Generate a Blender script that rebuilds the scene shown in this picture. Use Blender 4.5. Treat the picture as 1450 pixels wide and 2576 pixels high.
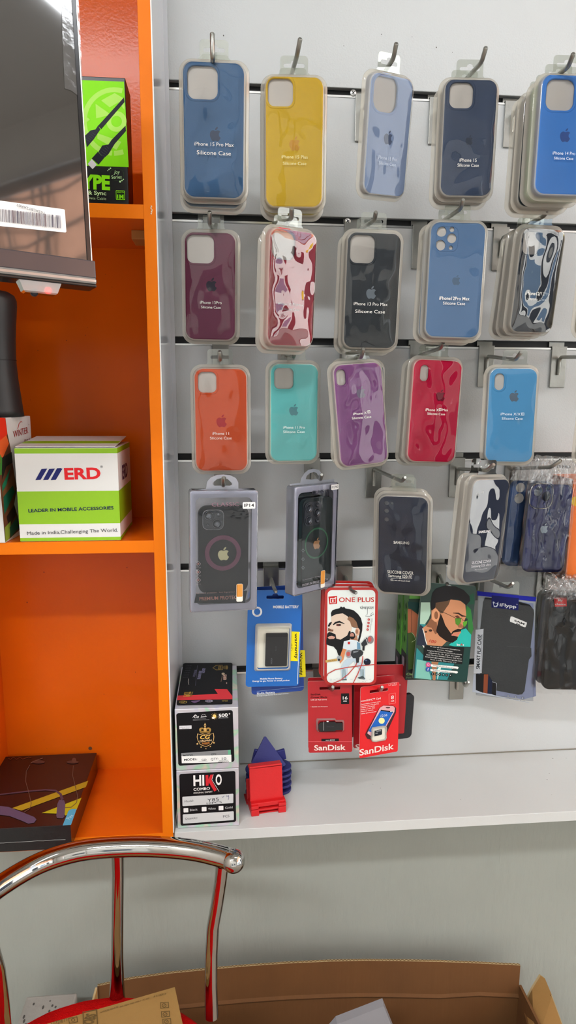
import bpy, math, random
import numpy as np
from mathutils import Vector, Matrix, noise
from mathutils.geometry import tessellate_polygon

S = bpy.context.scene
COL = S.collection
for o in list(bpy.data.objects):
    bpy.data.objects.remove(o)
PI = math.pi
rad = math.radians

# ------------------------------------------------------------------ camera
F, YAW, PITCH, ROLL = 1673.6, .0917, .1747, .0052
CAM = np.array([0.0, -1.1844, 1.52])
def cam_axes():
    cy, sy, cp, sp = math.cos(YAW), math.sin(YAW), math.cos(PITCH), math.sin(PITCH)
    w = np.array([sy * cp, cy * cp, -sp]); r = np.array([cy, -sy, 0.0]); u = np.cross(r, w)
    cr, sr = math.cos(ROLL), math.sin(ROLL)
    return cr * r + sr * u, -sr * r + cr * u, w
CR, CU, CW = cam_axes()
cd = bpy.data.cameras.new('camera'); cam = bpy.data.objects.new('camera', cd); COL.objects.link(cam)
cd.sensor_fit = 'VERTICAL'; cd.sensor_height = 36; cd.lens = F / 2576 * 36; cd.clip_start = .02
cam.matrix_world = Matrix(((CR[0], CU[0], -CW[0], CAM[0]), (CR[1], CU[1], -CW[1], CAM[1]),
                           (CR[2], CU[2], -CW[2], CAM[2]), (0, 0, 0, 1)))
S.camera = cam
def at(px, py, y, axis=1):
    """point of the place seen at photo pixel px,py on the plane y (or z) = value"""
    d = CW + (px - 725) / F * CR - (py - 1288) / F * CU
    return CAM + (y - CAM[axis]) / d[axis] * d

# ------------------------------------------------------------------ world, sun, exposure
wd = bpy.data.worlds.new('daylight'); S.world = wd; wd.use_nodes = True
bg = wd.node_tree.nodes['Background']; bg.inputs[0].default_value = (.84, .92, 1.0, 1); bg.inputs[1].default_value = 5.0
sd = bpy.data.lights.new('sun', 'SUN'); sd.energy = 16; sd.angle = rad(1); sd.color = (1, .98, .95)
sun = bpy.data.objects.new('sun', sd); COL.objects.link(sun)
sun.rotation_euler = Vector((.55, -.12, -.82)).to_track_quat('-Z', 'Y').to_euler(); sun.location = (0, 0, 6)
S.view_settings.view_transform = 'Standard'; S.view_settings.look = 'None'
S.view_settings.gamma = 1; S.view_settings.use_curve_mapping = False
S.view_settings.exposure = -.04
cy = S.cycles
cy.use_denoising = True
cy.max_bounces = 7; cy.diffuse_bounces = 3; cy.glossy_bounces = 3; cy.transmission_bounces = 3
cy.transparent_max_bounces = 24; cy.sample_clamp_indirect = 6; cy.caustics_reflective = False; cy.caustics_refractive = False

# ------------------------------------------------------------------ materials
def lin(c):
    c = c / 255
    return c / 12.92 if c <= .04045 else ((c + .055) / 1.055) ** 2.4
def hexl(h, k=1.0):
    h = h.lstrip('#')
    c = [lin(int(h[i:i + 2], 16)) for i in (0, 2, 4)]; k = min(k, .9 / max(max(c), 1e-4))
    return tuple(x * k for x in c) + (1,)
MATS = {}
def mat(name, h, rough=.5, metal=0, k=1.25, bump=None, coat=0, var=0, spec=.5):
    """procedural principled material; h is the colour as it looks"""
    if name in MATS: return MATS[name]
    m = bpy.data.materials.new(name); m.use_nodes = True; nt = m.node_tree; b = nt.nodes['Principled BSDF']
    c = hexl(h, k)
    b.inputs['Base Color'].default_value = c; b.inputs['Roughness'].default_value = rough
    b.inputs['Metallic'].default_value = metal; b.inputs['Specular IOR Level'].default_value = spec
    if coat: b.inputs['Coat Weight'].default_value = coat; b.inputs['Coat Roughness'].default_value = .08
    tc = None
    if bump or var:
        tc = nt.nodes.new('ShaderNodeTexCoord')
    if bump:
        n = nt.nodes.new('ShaderNodeTexNoise'); n.inputs['Scale'].default_value = bump[0]; n.inputs['Detail'].default_value = bump[2] if len(bump) > 2 else 3
        mp = nt.nodes.new('ShaderNodeMapping'); mp.inputs['Scale'].default_value = bump[3] if len(bump) > 3 else (1, 1, 1)
        bp = nt.nodes.new('ShaderNodeBump'); bp.inputs['Strength'].default_value = bump[1]; bp.inputs['Distance'].default_value = .002
        nt.links.new(tc.outputs['Object'], mp.inputs[0]); nt.links.new(mp.outputs[0], n.inputs['Vector']); nt.links.new(n.outputs[0], bp.inputs['Height'])
        nt.links.new(bp.outputs[0], b.inputs['Normal'])
        if coat: nt.links.new(bp.outputs[0], b.inputs['Coat Normal'])
    if var:
        n2 = nt.nodes.new('ShaderNodeTexNoise'); n2.inputs['Scale'].default_value = 9; n2.inputs['Detail'].default_value = 6
        r = nt.nodes.new('ShaderNodeValToRGB'); r.color_ramp.elements[0].position = .3; r.color_ramp.elements[1].position = .7
        r.color_ramp.elements[0].color = tuple(x * (1 - var) for x in c[:3]) + (1,); r.color_ramp.elements[1].color = tuple(min(.92, x * (1 + var * .5)) for x in c[:3]) + (1,)
        nt.links.new(tc.outputs['Object'], n2.inputs['Vector']); nt.links.new(n2.outputs[0], r.inputs[0]); nt.links.new(r.outputs[0], b.inputs['Base Color'])
    MATS[name] = m
    return m
def ink(h):
    return mat('ink_' + h.strip('#').lower(), h, .5, spec=.2, k=1.35)
def emis(name, h, s):
    m = bpy.data.materials.new(name); m.use_nodes = True; b = m.node_tree.nodes['Principled BSDF']
    b.inputs['Base Color'].default_value = hexl(h); b.inputs['Emission Color'].default_value = hexl(h); b.inputs['Emission Strength'].default_value = s
    return m
def film(name, tint='#ffffff', boost=1.8, rough=.02, body=0.0, bodyc='#e8e6d8', bump=None):
    """thin clear plastic: transparent, a little milky body, two glossy faces"""
    m = bpy.data.materials.new(name); m.use_nodes = True; nt = m.node_tree; N = nt.nodes
    N.remove(N['Principled BSDF']); out = N['Material Output']
    tr = N.new('ShaderNodeBsdfTransparent'); tr.inputs[0].default_value = hexl(tint, 1.0)[:3] + (1,) if tint != '#ffffff' else (1, 1, 1, 1)
    gl = N.new('ShaderNodeBsdfGlossy'); gl.inputs['Roughness'].default_value = rough
    base = tr
    if body:
        df = N.new('ShaderNodeBsdfDiffuse'); df.inputs[0].default_value = hexl(bodyc, 1.2)
        tl = N.new('ShaderNodeBsdfTranslucent'); tl.inputs[0].default_value = hexl(bodyc, 1.2)
        ma = N.new('ShaderNodeMixShader'); ma.inputs[0].default_value = .4
        nt.links.new(df.outputs[0], ma.inputs[1]); nt.links.new(tl.outputs[0], ma.inputs[2])
        mb = N.new('ShaderNodeMixShader'); mb.inputs[0].default_value = body
        nt.links.new(tr.outputs[0], mb.inputs[1]); nt.links.new(ma.outputs[0], mb.inputs[2]); base = mb
    fr = N.new('ShaderNodeFresnel'); fr.inputs[0].default_value = 1.5
    mu = N.new('ShaderNodeMath'); mu.operation = 'MULTIPLY'; mu.inputs[1].default_value = boost; mu.use_clamp = True
    mx = N.new('ShaderNodeMixShader')
    nt.links.new(fr.outputs[0], mu.inputs[0]); nt.links.new(mu.outputs[0], mx.inputs[0]); nt.links.new(base.outputs[0], mx.inputs[1]); nt.links.new(gl.outputs[0], mx.inputs[2])
    if bump:
        tc = N.new('ShaderNodeTexCoord'); no = N.new('ShaderNodeTexNoise'); no.inputs['Scale'].default_value = bump[0]; no.inputs['Detail'].default_value = 4
        bp = N.new('ShaderNodeBump'); bp.inputs['Strength'].default_value = bump[1]; bp.inputs['Distance'].default_value = .002
        nt.links.new(tc.outputs['Object'], no.inputs['Vector']); nt.links.new(no.outputs[0], bp.inputs['Height'])
        nt.links.new(bp.outputs[0], gl.inputs['Normal']); nt.links.new(bp.outputs[0], fr.inputs['Normal'])
    nt.links.new(mx.outputs[0], out.inputs[0])
    return m
M_white = mat('white_laminate', '#cfd2d2', .33, bump=(420, .12, 2), var=.02, k=1.0)
M_white_side = mat('white_side_laminate', '#e6e8ec', .12, var=.02, k=1.0)
M_black = mat('groove_black', '#0c0d10', .5)
M_alu = mat('aluminium', '#c8c8c6', .28, 1)
M_steel = mat('hook_steel', '#9a9a94', .3, 1, bump=(90, .25, 4), var=.25)
M_plate = mat('hook_plate_steel', '#8f8f8a', .36, 1, bump=(60, .3, 5), var=.3)
M_oredge = mat('orange_edge_band', '#f57e12', .4, bump=(300, .05), spec=.12, k=1.3)
M_orange = mat('orange_laminate', '#e5660c', .17, bump=(260, .06), var=.05, k=1.05, spec=.16)
M_film = film('clear_film', boost=1.15, rough=.012)
M_tray = film('clear_tray_plastic', '#fcfcf6', 1.5, .06, .55, '#fbf3e4')
M_tab = film('clear_tab_plastic', '#f6f8f4', 2.2, .04, .07, '#e6e6dc')
M_acr = film('clear_box_plastic', '#fafafe', 1.8, .04, .30, '#eceefa', bump=(30, .15))
M_bagtop = film('bag_header_plastic', '#ffffff', 4.0, .03, .10, '#f0f0f2', bump=(70, 1.0))
M_film2 = film('shiny_front_film', boost=3.6, rough=.012)
M_bag = film('crinkled_bag_plastic', '#ffffff', 1.5, .02, .0, '#eeeef2', bump=(40, .4))
M_chrome = mat('chrome', '#b2b0ac', .07, 1, k=1.0)
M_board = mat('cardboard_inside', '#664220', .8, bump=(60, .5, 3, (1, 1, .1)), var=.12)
M_board2 = mat('cardboard_light', '#94733f', .8, bump=(120, .3), var=.05)

# ------------------------------------------------------------------ mesh helpers
class B:
    """collects shapes; build() links them as ONE mesh object"""
    def __init__(s): s.v = []; s.f = []; s.m = []; s.mats = []; s.sm = []
    def mi(s, m):
        if m not in s.mats: s.mats.append(m)
        return s.mats.index(m)
    def add(s, vs, fs, m, smooth=False, T=None):
        o = len(s.v); i = s.mi(m)
        for v in vs:
            v = Vector(v); s.v.append(T @ v if T else v)
        for f in fs:
            s.f.append([o + k for k in f]); s.m.append(i); s.sm.append(smooth)
    def box(s, x0, x1, y0, y1, z0, z1, m, T=None):
        vs = [(x, y, z) for z in (z0, z1) for y in (y0, y1) for x in (x0, x1)]
        s.add(vs, [(0, 2, 3, 1), (4, 5, 7, 6), (0, 1, 5, 4), (2, 6, 7, 3), (0, 4, 6, 2), (1, 3, 7, 5)], m, T=T)
    def bbox(s, x0, x1, y0, y1, z0, z1, m, b=.001, T=None):
        """box with bevelled edges (all twelve)"""
        n = 2; r = min(b, (x1 - x0) / 2.01, (y1 - y0) / 2.01, (z1 - z0) / 2.01)
        L = []
        for (ins, z) in ((r, z0), (r * .3, z0 + r * .3), (0, z0 + r), (0, z1 - r), (r * .3, z1 - r * .3), (r, z1)):
            w, h = (x1 - x0) / 2 - ins, (y1 - y0) / 2 - ins
            L.append([((x0 + x1) / 2 + p[0], (y0 + y1) / 2 + p[1], z) for p in rrect(w * 2, h * 2, max(1e-5, r - ins + 1e-5), 3)])
        s.loft(L, m, cap0=True, cap1=True, T=T)
    def loft(s, loops, m, closed=True, cap0=False, cap1=False, smooth=False, T=None, flip=False):
        n = len(loops[0]); vs = [p for l in loops for p in l]; fs = []
        for i in range(len(loops) - 1):
            for j in range(n if closed else n - 1):
                k = (j + 1) % n; q = [i * n + j, i * n + k, (i + 1) * n + k, (i + 1) * n + j]
                fs.append(q[::-1] if flip else q)
        s.add(vs, fs, m, smooth, T)
        if cap0: s.add(loops[0], [list(range(n))[::(1 if flip else -1)]], m, False, T)
        if cap1: s.add(loops[-1], [list(range(n))[::(-1 if flip else 1)]], m, False, T)
    def tube(s, path, r, m, n=10, caps=True, T=None):
        P = [Vector(p) for p in path]; L = []; rs = r if isinstance(r, (list, tuple)) else [r] * len(P)
        up = None
        for i, p in enumerate(P):
            d = (P[min(i + 1, len(P) - 1)] - P[max(i - 1, 0)]).normalized()
            if up is None:
                up = d.cross(Vector((.3, .2, 1))).normalized() if abs(d.z) < .99 else Vector((1, 0, 0))
            a = (up - d * up.dot(d)).normalized(); b = d.cross(a); up = a
            L.append([p + (a * math.cos(t) + b * math.sin(t)) * rs[i] for t in [2 * PI * k / n for k in range(n)]])
        s.loft(L, m, smooth=True, T=T)
        if caps:
            s.add(L[0], [list(range(n))[::-1]], m, False, T); s.add(L[-1], [list(range(n))], m, False, T)
    def sphere(s, c, r, m, n=16, sc=(1, 1, 1)):
        L = [[(c[0] + r * sc[0] * math.sin(PI * i / n) * math.cos(2 * PI * j / (2 * n)), c[1] + r * sc[1] * math.sin(PI * i / n) * math.sin(2 * PI * j / (2 * n)), c[2] - r * sc[2] * math.cos(PI * i / n)) for j in range(2 * n)] for i in range(n + 1)]
        s.loft(L, m, smooth=True)
    def flat(s, poly, y, m, holes=(), flipy=False):
        """polygon in the XZ plane at depth y facing -Y"""
        allp = [list(poly)] + [list(h) for h in holes]
        tr = tessellate_polygon([[Vector((p[0], p[1], 0)) for p in l] for l in allp])
        pts = [p for l in allp for p in l]; fs = []
        for t in tr:
            a, b, c = [pts[i] for i in t]
            ar = (b[0] - a[0]) * (c[1] - a[1]) - (b[1] - a[1]) * (c[0] - a[0])
            if abs(ar) < 1e-14: continue
            t = list(t)
            if (ar < 0) != flipy: t = t[::-1]
            fs.append(t)
        s.add([(p[0], y, p[1]) for p in pts], fs, m)
    def slab(s, poly, y0, y1, m, holes=(), m_side=None):
        """plate with straight edges, front face at y0, back at y1"""
        s.flat(poly, y0, m, holes); s.flat(poly, y1, m, holes, True)
        for k, l in enumerate([poly] + list(holes)):
            s.loft([[(p[0], y0, p[1]) for p in l], [(p[0], y1, p[1]) for p in l]], m_side or m, flip=(k > 0) == (area(l) > 0))
    def build(s, name, parent=None, smooth_angle=None):
        me = bpy.data.meshes.new(name); me.from_pydata([tuple(v) for v in s.v], [], s.f)
        for m in s.mats: me.materials.append(m)
        me.polygons.foreach_set('material_index', s.m); me.polygons.foreach_set('use_smooth', s.sm); me.update()
        o = bpy.data.objects.new(name, me); COL.objects.link(o)
        if parent: o.parent = parent
        return o
def area(l):
    return sum(l[i][0] * l[(i + 1) % len(l)][1] - l[(i + 1) % len(l)][0] * l[i][1] for i in range(len(l))) / 2
def rrect(w, h, r, n=5, cx=0, cz=0):
    r = min(r, w / 2.001, h / 2.001); P = []
    for (sx, sz, a0) in ((1, 1, 0), (-1, 1, 90), (-1, -1, 180), (1, -1, 270)):
        for k in range(n + 1):
            a = rad(a0 + 90 * k / n)
            P.append((cx + sx * (w / 2 - r) + r * math.cos(a), cz + sz * (h / 2 - r) + r * math.sin(a)))
    return P
def circ(cx, cz, r, n=20, rz=None):
    return [(cx + r * math.cos(2 * PI * k / n), cz + (rz or r) * math.sin(2 * PI * k / n)) for k in range(n)]
def resample(P, n):
    P = P + [P[0]]; d = [0]
    for a, b in zip(P, P[1:]): d.append(d[-1] + math.dist(a, b))
    return [(float(np.interp(t, d, [p[0] for p in P])), float(np.interp(t, d, [p[1] for p in P]))) for t in np.linspace(0, d[-1], n, endpoint=False)]

def tag(o, label, cat, group=None):
    o['label'] = label; o['category'] = cat
    if group: o['group'] = group
    return o
def struct(o): o['kind'] = 'structure'; return o
def Rm(y, p, r):
    return Matrix.Rotation(rad(y), 4, 'Z') @ Matrix.Rotation(rad(p), 4, 'X') @ Matrix.Rotation(rad(r), 4, 'Y')

class Item:
    """a thing with a flat front face: origin at the face's centre, x right, z up, front = -y"""
    def __init__(s, name, loc, ypr, label, cat, group=None):
        s.e = bpy.data.objects.new(name, None); COL.objects.link(s.e); s.e.empty_display_size = .02
        s.M = Matrix.Translation(loc) @ Rm(*ypr); s.e.matrix_world = s.M; s.Mi = s.M.inverted()
        s.n = (s.M.to_3x3() @ Vector((0, -1, 0))); s.loc = Vector(loc); s.lay = 0
        tag(s.e, label, cat, group)
    def uv(s, px, py, off=0.0):
        d = Vector(CW + (px - 725) / F * CR - (py - 1288) / F * CU); o = Vector(CAM)
        p0 = s.loc + s.n * off; t = (p0 - o).dot(s.n) / d.dot(s.n)
        q = s.Mi @ (o + d * t)
        return (q.x, q.z)

TXT = {}
def text_mesh(t, bold=0, shear=0):
    k = (t, bold, shear)
    if k not in TXT:
        c = bpy.data.curves.new('lettering', 'FONT'); c.body = t; c.size = 1; c.resolution_u = 3; c.fill_mode = 'BOTH'; c.offset = bold; c.shear = shear
        o = bpy.data.objects.new('lettering', c)
        me = o.to_mesh(); vs = [tuple(v.co) for v in me.vertices]; fs = [list(p.vertices) for p in me.polygons]
        o.to_mesh_clear(); bpy.data.objects.remove(o); bpy.data.curves.remove(c); TXT[k] = (vs, fs)
    return TXT[k]
CAP = .70
APPLE_D = [("c", (12.152, 6.896), [(-.948, 0, -2.415, -1.078, -3.96, -1.04), (-2.04, .027, -3.91, 1.183, -4.961, 3.014), (-2.117, 3.675, -.546, 9.103, 1.519, 12.09), (1.013, 1.454, 2.208, 3.09, 3.792, 3.039), (1.52, -.065, 2.09, -.987, 3.935, -.987), (1.831, 0, 2.35, .987, 3.96, .948), (1.637, -.026, 2.676, -1.48, 3.676, -2.948), (1.156, -1.688, 1.636, -3.325, 1.662, -3.415), (-.039, -.013, -3.182, -1.221, -3.22, -4.857), (-.026, -3.04, 2.48, -4.494, 2.597, -4.559), (-1.429, -2.09, -3.623, -2.324, -4.39, -2.376), (-2, -.156, -3.675, 1.09, -4.61, 1.09)]),
           ("c", (15.53, 3.83), [(.843, -1.012, 1.4, -2.427, 1.245, -3.83), (-1.207, .052, -2.662, .805, -3.532, 1.818), (-.78, .896, -1.454, 2.338, -1.273, 3.714), (1.338, .104, 2.715, -.688, 3.559, -1.701)])]
def apple_shapes():
    out = []
    for _, st, segs in APPLE_D:
        x, y = st; P = []
        for (a, b, c, d, e, f) in segs:
            for k in range(6):
                t = k / 6; mt = 1 - t
                P.append((x + 3 * mt * mt * t * a + 3 * mt * t * t * c + t ** 3 * e, y + 3 * mt * mt * t * b + 3 * mt * t * t * d + t ** 3 * f))
            x += e; y += f
        out.append([((p[0] - 12) / 24, (12 - p[1]) / 24) for p in P])
    return out
APPLE = apple_shapes()

class Print:
    """flat printing on an item's face, traced in the coordinates (ox, oy, scale) of a photo crop"""
    def __init__(s, it, crop=(0, 0, 1), off=.0003):
        s.it = it; s.c = crop; s.off = off; s.b = B(); s.n = 0
    def crop(s, *c): s.c = c; return s
    def p(s, x, y): return s.it.uv(s.c[0] + x / s.c[2], s.c[1] + y / s.c[2], s.off)
    def y(s): s.n += 1; return -(s.off + s.n * .00003)
    def poly(s, pts, h, holes=()):
        s.b.flat([s.p(*q) for q in pts], s.y(), ink(h) if isinstance(h, str) else h, [[s.p(*q) for q in l] for l in holes]); return s
    def rect(s, x0, y0, x1, y1, h, r=0):
        a, b = s.p(x0, (y0 + y1) / 2), s.p(x1, (y0 + y1) / 2); c, d = s.p((x0 + x1) / 2, y0), s.p((x0 + x1) / 2, y1)
        w = abs(b[0] - a[0]); hh = abs(c[1] - d[1]); rr = r / (x1 - x0) * w if r else 1e-5
        s.b.flat(rrect(w, hh, rr, 4 if r else 1, (a[0] + b[0]) / 2, (c[1] + d[1]) / 2), s.y(), ink(h) if isinstance(h, str) else h); return s
    def dot(s, x, y, r, h, ry=None, inner=None):
        P = [(x + r * math.cos(2 * PI * k / 24), y + (ry or r) * math.sin(2 * PI * k / 24)) for k in range(24)]
        H = [[(x + inner * math.cos(2 * PI * k / 24), y + (ry or r) / r * inner * math.sin(2 * PI * k / 24)) for k in range(24)]] if inner else []
        return s.poly(P, h, H)
    def line(s, pts, w, h):
        ws = w if isinstance(w, (list, tuple)) else [w] * len(pts); L = []; R = []
        for i, p in enumerate(pts):
            a = pts[max(i - 1, 0)]; b = pts[min(i + 1, len(pts) - 1)]; dx, dy = b[0] - a[0], b[1] - a[1]; n = math.hypot(dx, dy) or 1
            L.append((p[0] - dy / n * ws[i] / 2, p[1] + dx / n * ws[i] / 2)); R.append((p[0] + dy / n * ws[i] / 2, p[1] - dx / n * ws[i] / 2))
        m = ink(h) if isinstance(h, str) else h; y = s.y()
        vs = [(q[0], y, q[1]) for q in [s.p(*q) for q in L + R]]; n = len(pts)
        s.b.add(vs, [(i, i + 1, n + i + 1, n + i) for i in range(n - 1)], m); return s
    def text(s, t, x, y, w, cap, h, bold=.0, rot=0, shear=0, align='c'):
        """t centred on crop point x,y; w = width and cap = capital height in crop pixels"""
        vs, fs = text_mesh(t, bold, shear)
        if not vs: return s
        x0 = min(v[0] for v in vs); x1 = max(v[0] for v in vs)
        c = s.p(x, y); ex = s.p(x + 10, y); ey = s.p(x, y - 10)
        sx = math.hypot(ex[0] - c[0], ex[1] - c[1]) / 10; sz = math.hypot(ey[0] - c[0], ey[1] - c[1]) / 10
        if rot in (90, -90): sx, sz = sz, sx
        kx = w * sx / (x1 - x0); kz = cap * sz / CAP; cr, sr = math.cos(rad(rot)), math.sin(rad(rot)); yy = s.y(); V = []
        for v in vs:
            u = (v[0] - (x0 + x1) / 2) * kx; q = (v[1] - CAP / 2) * kz
            if align == 'l': u += w * sx / 2
            V.append((c[0] + u * cr - q * sr, yy, c[1] + u * sr + q * cr))
        s.b.add(V, fs, ink(h) if isinstance(h, str) else h); return s
    def apple(s, x, y, hgt, h):
        c = s.p(x, y); e = s.p(x, y - 10); k = math.hypot(e[0] - c[0], e[1] - c[1]) / 10 * hgt
        yy = s.y()
        for P in APPLE: s.b.flat([(c[0] + q[0] * k, c[1] + q[1] * k) for q in P], yy, ink(h) if isinstance(h, str) else h)
        return s
    def build(s, name='printed_lettering', parent=None):
        return s.b.build(name, parent or s.it.e)
# ------------------------------------------------------------------ the room
XL, XR, YF, ZC = -1.5, 1.7, -3.2, 3.1
M_plaster = mat('plaster_wall', '#a6aaa2', .75, bump=(45, .8, 8, (1.8, 1, .45)), var=.03, k=1.1)
M_room = mat('room_wall_paint', '#cfccc6', .8, var=.04)
M_ceil = mat('ceiling_paint', '#d4d2ce', .85)
M_floor = mat('floor_tile', '#8c8478', .35, bump=(5, .1), var=.1)
M_fac = mat('facade_render', '#c89276', .9, bump=(3, .4), var=.12)
def wall(name, x0, x1, y0, y1, z0, z1, m):
    b = B(); b.box(x0, x1, y0, y1, z0, z1, m); return struct(b.build(name))
wall('wall_back', XL, XR, .02, .14, 0, ZC, M_plaster)
wall('floor', XL - .1, XR + .1, YF - .1, .14, -.1, 0, M_floor)
g_ = bpy.data.objects.new('street_ground', None); COL.objects.link(g_); g_.location = (0, -6, -.12); tag(g_, 'grey street paving outside the shop behind the camera', 'street')
b = B(); b.box(-16, 16, -16, 14, -.05, .06, mat('street_paving', '#6a6a68', .9, bump=(4, .4), var=.15)); b.build('paving', g_)
wall('ceiling', XL - .1, XR + .12, YF - .1, .14, ZC, ZC + .15, M_ceil)
wall('wall_left', XL - .1, XL, YF, .02, 0, ZC, M_room)
b = B(); b.box(XL - .1, -1.25, YF - .1, YF, 0, ZC, M_room); b.box(1.25, XR + .1, YF - .1, YF, 0, ZC, M_room); b.box(-1.25, 1.25, YF - .1, YF, 2.6, ZC, M_room)
struct(b.build('wall_front'))
b = B(); b.box(-1.25, -1.20, YF - .11, YF + .01, 0, 2.6, M_alu); b.box(1.20, 1.25, YF - .11, YF + .01, 0, 2.6, M_alu); b.box(-1.2, 1.2, YF - .11, YF + .01, 2.56, 2.6, M_alu); b.box(-.02, .02, YF - .07, YF - .03, 0, 2.56, M_alu)
struct(b.build('door_2'))
b = B(); b.box(XR, XR + .1, -.32, .14, 0, ZC, M_room); b.box(XR, XR + .1, YF, -2.95, 0, ZC, M_room); b.box(XR, XR + .1, -2.95, -.32, 2.86, ZC, M_room)
struct(b.build('wall_right'))
b = B(); b.box(XR - .01, XR + .11, -.36, -.32, 0, 2.9, M_alu); b.box(XR - .01, XR + .11, -2.99, -2.95, 0, 2.9, M_alu); b.box(XR - .01, XR + .11, -2.95, -.36, 2.86, 2.9, M_alu)
struct(b.build('door_1'))
# daylight comes in through the open shop front: a portal marks the opening
pl = bpy.data.lights.new('shop_front_daylight', 'AREA'); pl.shape = 'RECTANGLE'; pl.size = 2.6; pl.size_y = 2.86; pl.cycles.is_portal = True
po = bpy.data.objects.new('shop_front_daylight', pl); COL.objects.link(po); po.location = (XR + .02, -1.65, 1.43); po.rotation_euler = (PI / 2, 0, PI / 2)
pl2 = bpy.data.lights.new('entrance_daylight', 'AREA'); pl2.shape = 'RECTANGLE'; pl2.size = 2.4; pl2.size_y = 2.56; pl2.cycles.is_portal = True
po2 = bpy.data.objects.new('entrance_daylight', pl2); COL.objects.link(po2); po2.location = (0, YF - .02, 1.28); po2.rotation_euler = (PI / 2, 0, PI)
sb = bpy.data.objects.new('street_building', None); COL.objects.link(sb); sb.location = (0, -8.2, 0); tag(sb, 'pale shaded building across the lane behind the camera', 'building')
b = B(); b.box(-14, 5, -.2, 0, 0, 7, mat('building_pale', '#a8a6a0', .9, bump=(3, .3), var=.1, k=1.0)); b.build('building_wall', sb)
b = B(); b.box(-2.2, -1.0, 0, .05, 0, 2.3, mat('shutter_dark', '#3a4048', .5)); b.build('shutter', sb)
b = B(); b.box(.6, 2.4, 0, .05, 1.0, 2.4, mat('window_dark', '#262c34', .15)); b.build('window', sb)
# the sunlit house across the street, with its fascia board and loose wires
fac = bpy.data.objects.new('street_house', None); COL.objects.link(fac); fac.location = (5.6, -5, 0)
tag(fac, 'pinkish sunlit house front across the street behind the camera', 'building')
b = B(); b.box(0, .2, -8, 11, 0, 8.5, M_fac); b.build('house_wall', fac)
b = B(); b.box(-.5, .0, -8, 11, 6.2, 6.5, mat('beige_cornice', '#c9b98e', .8)); b.build('cornice', fac)
b = B(); b.box(-.06, 0, 1.2, 2.1, 3.6, 6.0, mat('grey_pipe_box', '#8a93a0', .5)); b.build('pipe_box', fac)
b = B(); b.box(-.08, 0, -8, 11, 0, 3.5, mat('pale_ground_floor', '#cfcecb', .9, bump=(3, .4), var=.08)); b.build('ground_floor_wall', fac)
for y0, y1, z1 in ((-4.5, -3.3, 3.0), (-1.9, -1.2, 2.4), (.6, 1.5, 2.3), (3.0, 4.4, 2.6), (6.0, 6.8, 2.3)):
    b = B(); b.box(-.12, -.08, y0, y1, 0, z1, mat('dark_opening', '#20242c', .3)); b.build('doorway', fac)
b = B(); b.box(-.14, -.08, 2.3, 2.8, 2.5, 2.9, mat('sign_yellow', '#c8b418', .6)); b.build('yellow_sign', fac)
b = B(); b.box(-.14, -.08, -.9, .2, .3, 1.9, mat('shutter_blue', '#5a7088', .5)); b.build('blue_shutter', fac)
b = B(); b.box(-.06, 0, -4.5, -2.6, 3.5, 6.0, mat('dark_opening', '#20242c', .3)); b.build('dark_window', fac)
random.seed(4)
b = B(); mw = mat('cable_black', '#25282c', .6)
for k in range(9):
    y0 = random.uniform(-2.4, 1.6); b.tube([(-.15, y0 + random.uniform(-.12, .12) * math.sin(j) , 6.2 - j * .45) for j in range(9)], .018, mw, 5)
for k in range(3):
    z0 = 4.9 - k * .5; b.tube([(-.2, -2.4 + j * .6, z0 + .12 * math.sin(j * 1.3 + k)) for j in range(9)], .02, mw, 5)
b.build('cables', fac)

# ceiling lights: batten with a glowing tube
def ceiling_light(x, y, lx, label, power, ZC=ZC):
    e = bpy.data.objects.new('ceiling_light', None); COL.objects.link(e); e.location = (x, y, ZC)
    tag(e, label, 'ceiling light', 'ceiling lights above the shop counter')
    b = B(); b.bbox(-lx / 2, lx / 2, -.09, .09, -.035, 0, mat('lamp_housing', '#dddddd', .4), .006); b.build('housing', e)
    b = B(); b.box(-lx / 2 + .02, lx / 2 - .02, -.07, .07, -.04, -.0351, emis('lamp_glow', '#f4f8ff', 9)); b.build('diffuser', e)
    l = bpy.data.lights.new('lamp', 'AREA'); l.shape = 'RECTANGLE'; l.size = lx - .04; l.size_y = .14; l.energy = power; l.color = (.96, .98, 1)
    o = bpy.data.objects.new('lamp', l); COL.objects.link(o); o.parent = e; o.location = (0, 0, -.045)
ceiling_light(.98, -1.08, 1.2, 'long white hanging light nearest the open shop front', 4.2, 2.74)
for x in (.5, 1.46):
    b = B(); b.tube([(x - .98, 0, -.001), (x - .98, 0, .36)], .004, M_alu, 8); b.build('hanger_rod', bpy.data.objects['ceiling_light'])
ceiling_light(-.80, -2.35, 1.2, 'long white ceiling light near the shop entrance', 52)

# ------------------------------------------------------------------ slatted display wall
XS0, XS1 = -.0917, 1.45
GZ = [2.0096 - .2 * k for k in range(6)]
SH = .8164
sl = bpy.data.objects.new('slatwall_panel', None); COL.objects.link(sl); sl.location = (XS0, .02, SH)
tag(sl, 'white slatted display wall with six black horizontal grooves', 'wall panel')
def local(e, *c): return (c[0] - e.location.x, c[1] - e.location.y, c[2] - e.location.z)
b = B(); TS = Matrix.Translation(-sl.location)
GH = .0145
edges = [3.09] + [v for g in GZ for v in (g + GH / 2, g - GH / 2)] + [SH]
for i in range(0, len(edges), 2):
    b.bbox(XS0, XS1, .0, .012, edges[i + 1], edges[i], M_white, .0012, T=TS)
b.box(XS0, XS1, .012, .0198, SH, 3.09, M_black, T=TS)
b.build('board', sl)
for g in GZ:
    b = B(); b.box(XS0 + .004, XS1, .0005, .0118, g - GH / 2 + .0002, g - GH / 2 + .002, M_alu, T=TS)
    b.box(XS0 + .004, XS1, -.0008, .0012, g - GH / 2 - .0002, g - GH / 2 + .003, M_alu, T=TS)
    b.build('groove_insert', sl)
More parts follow.
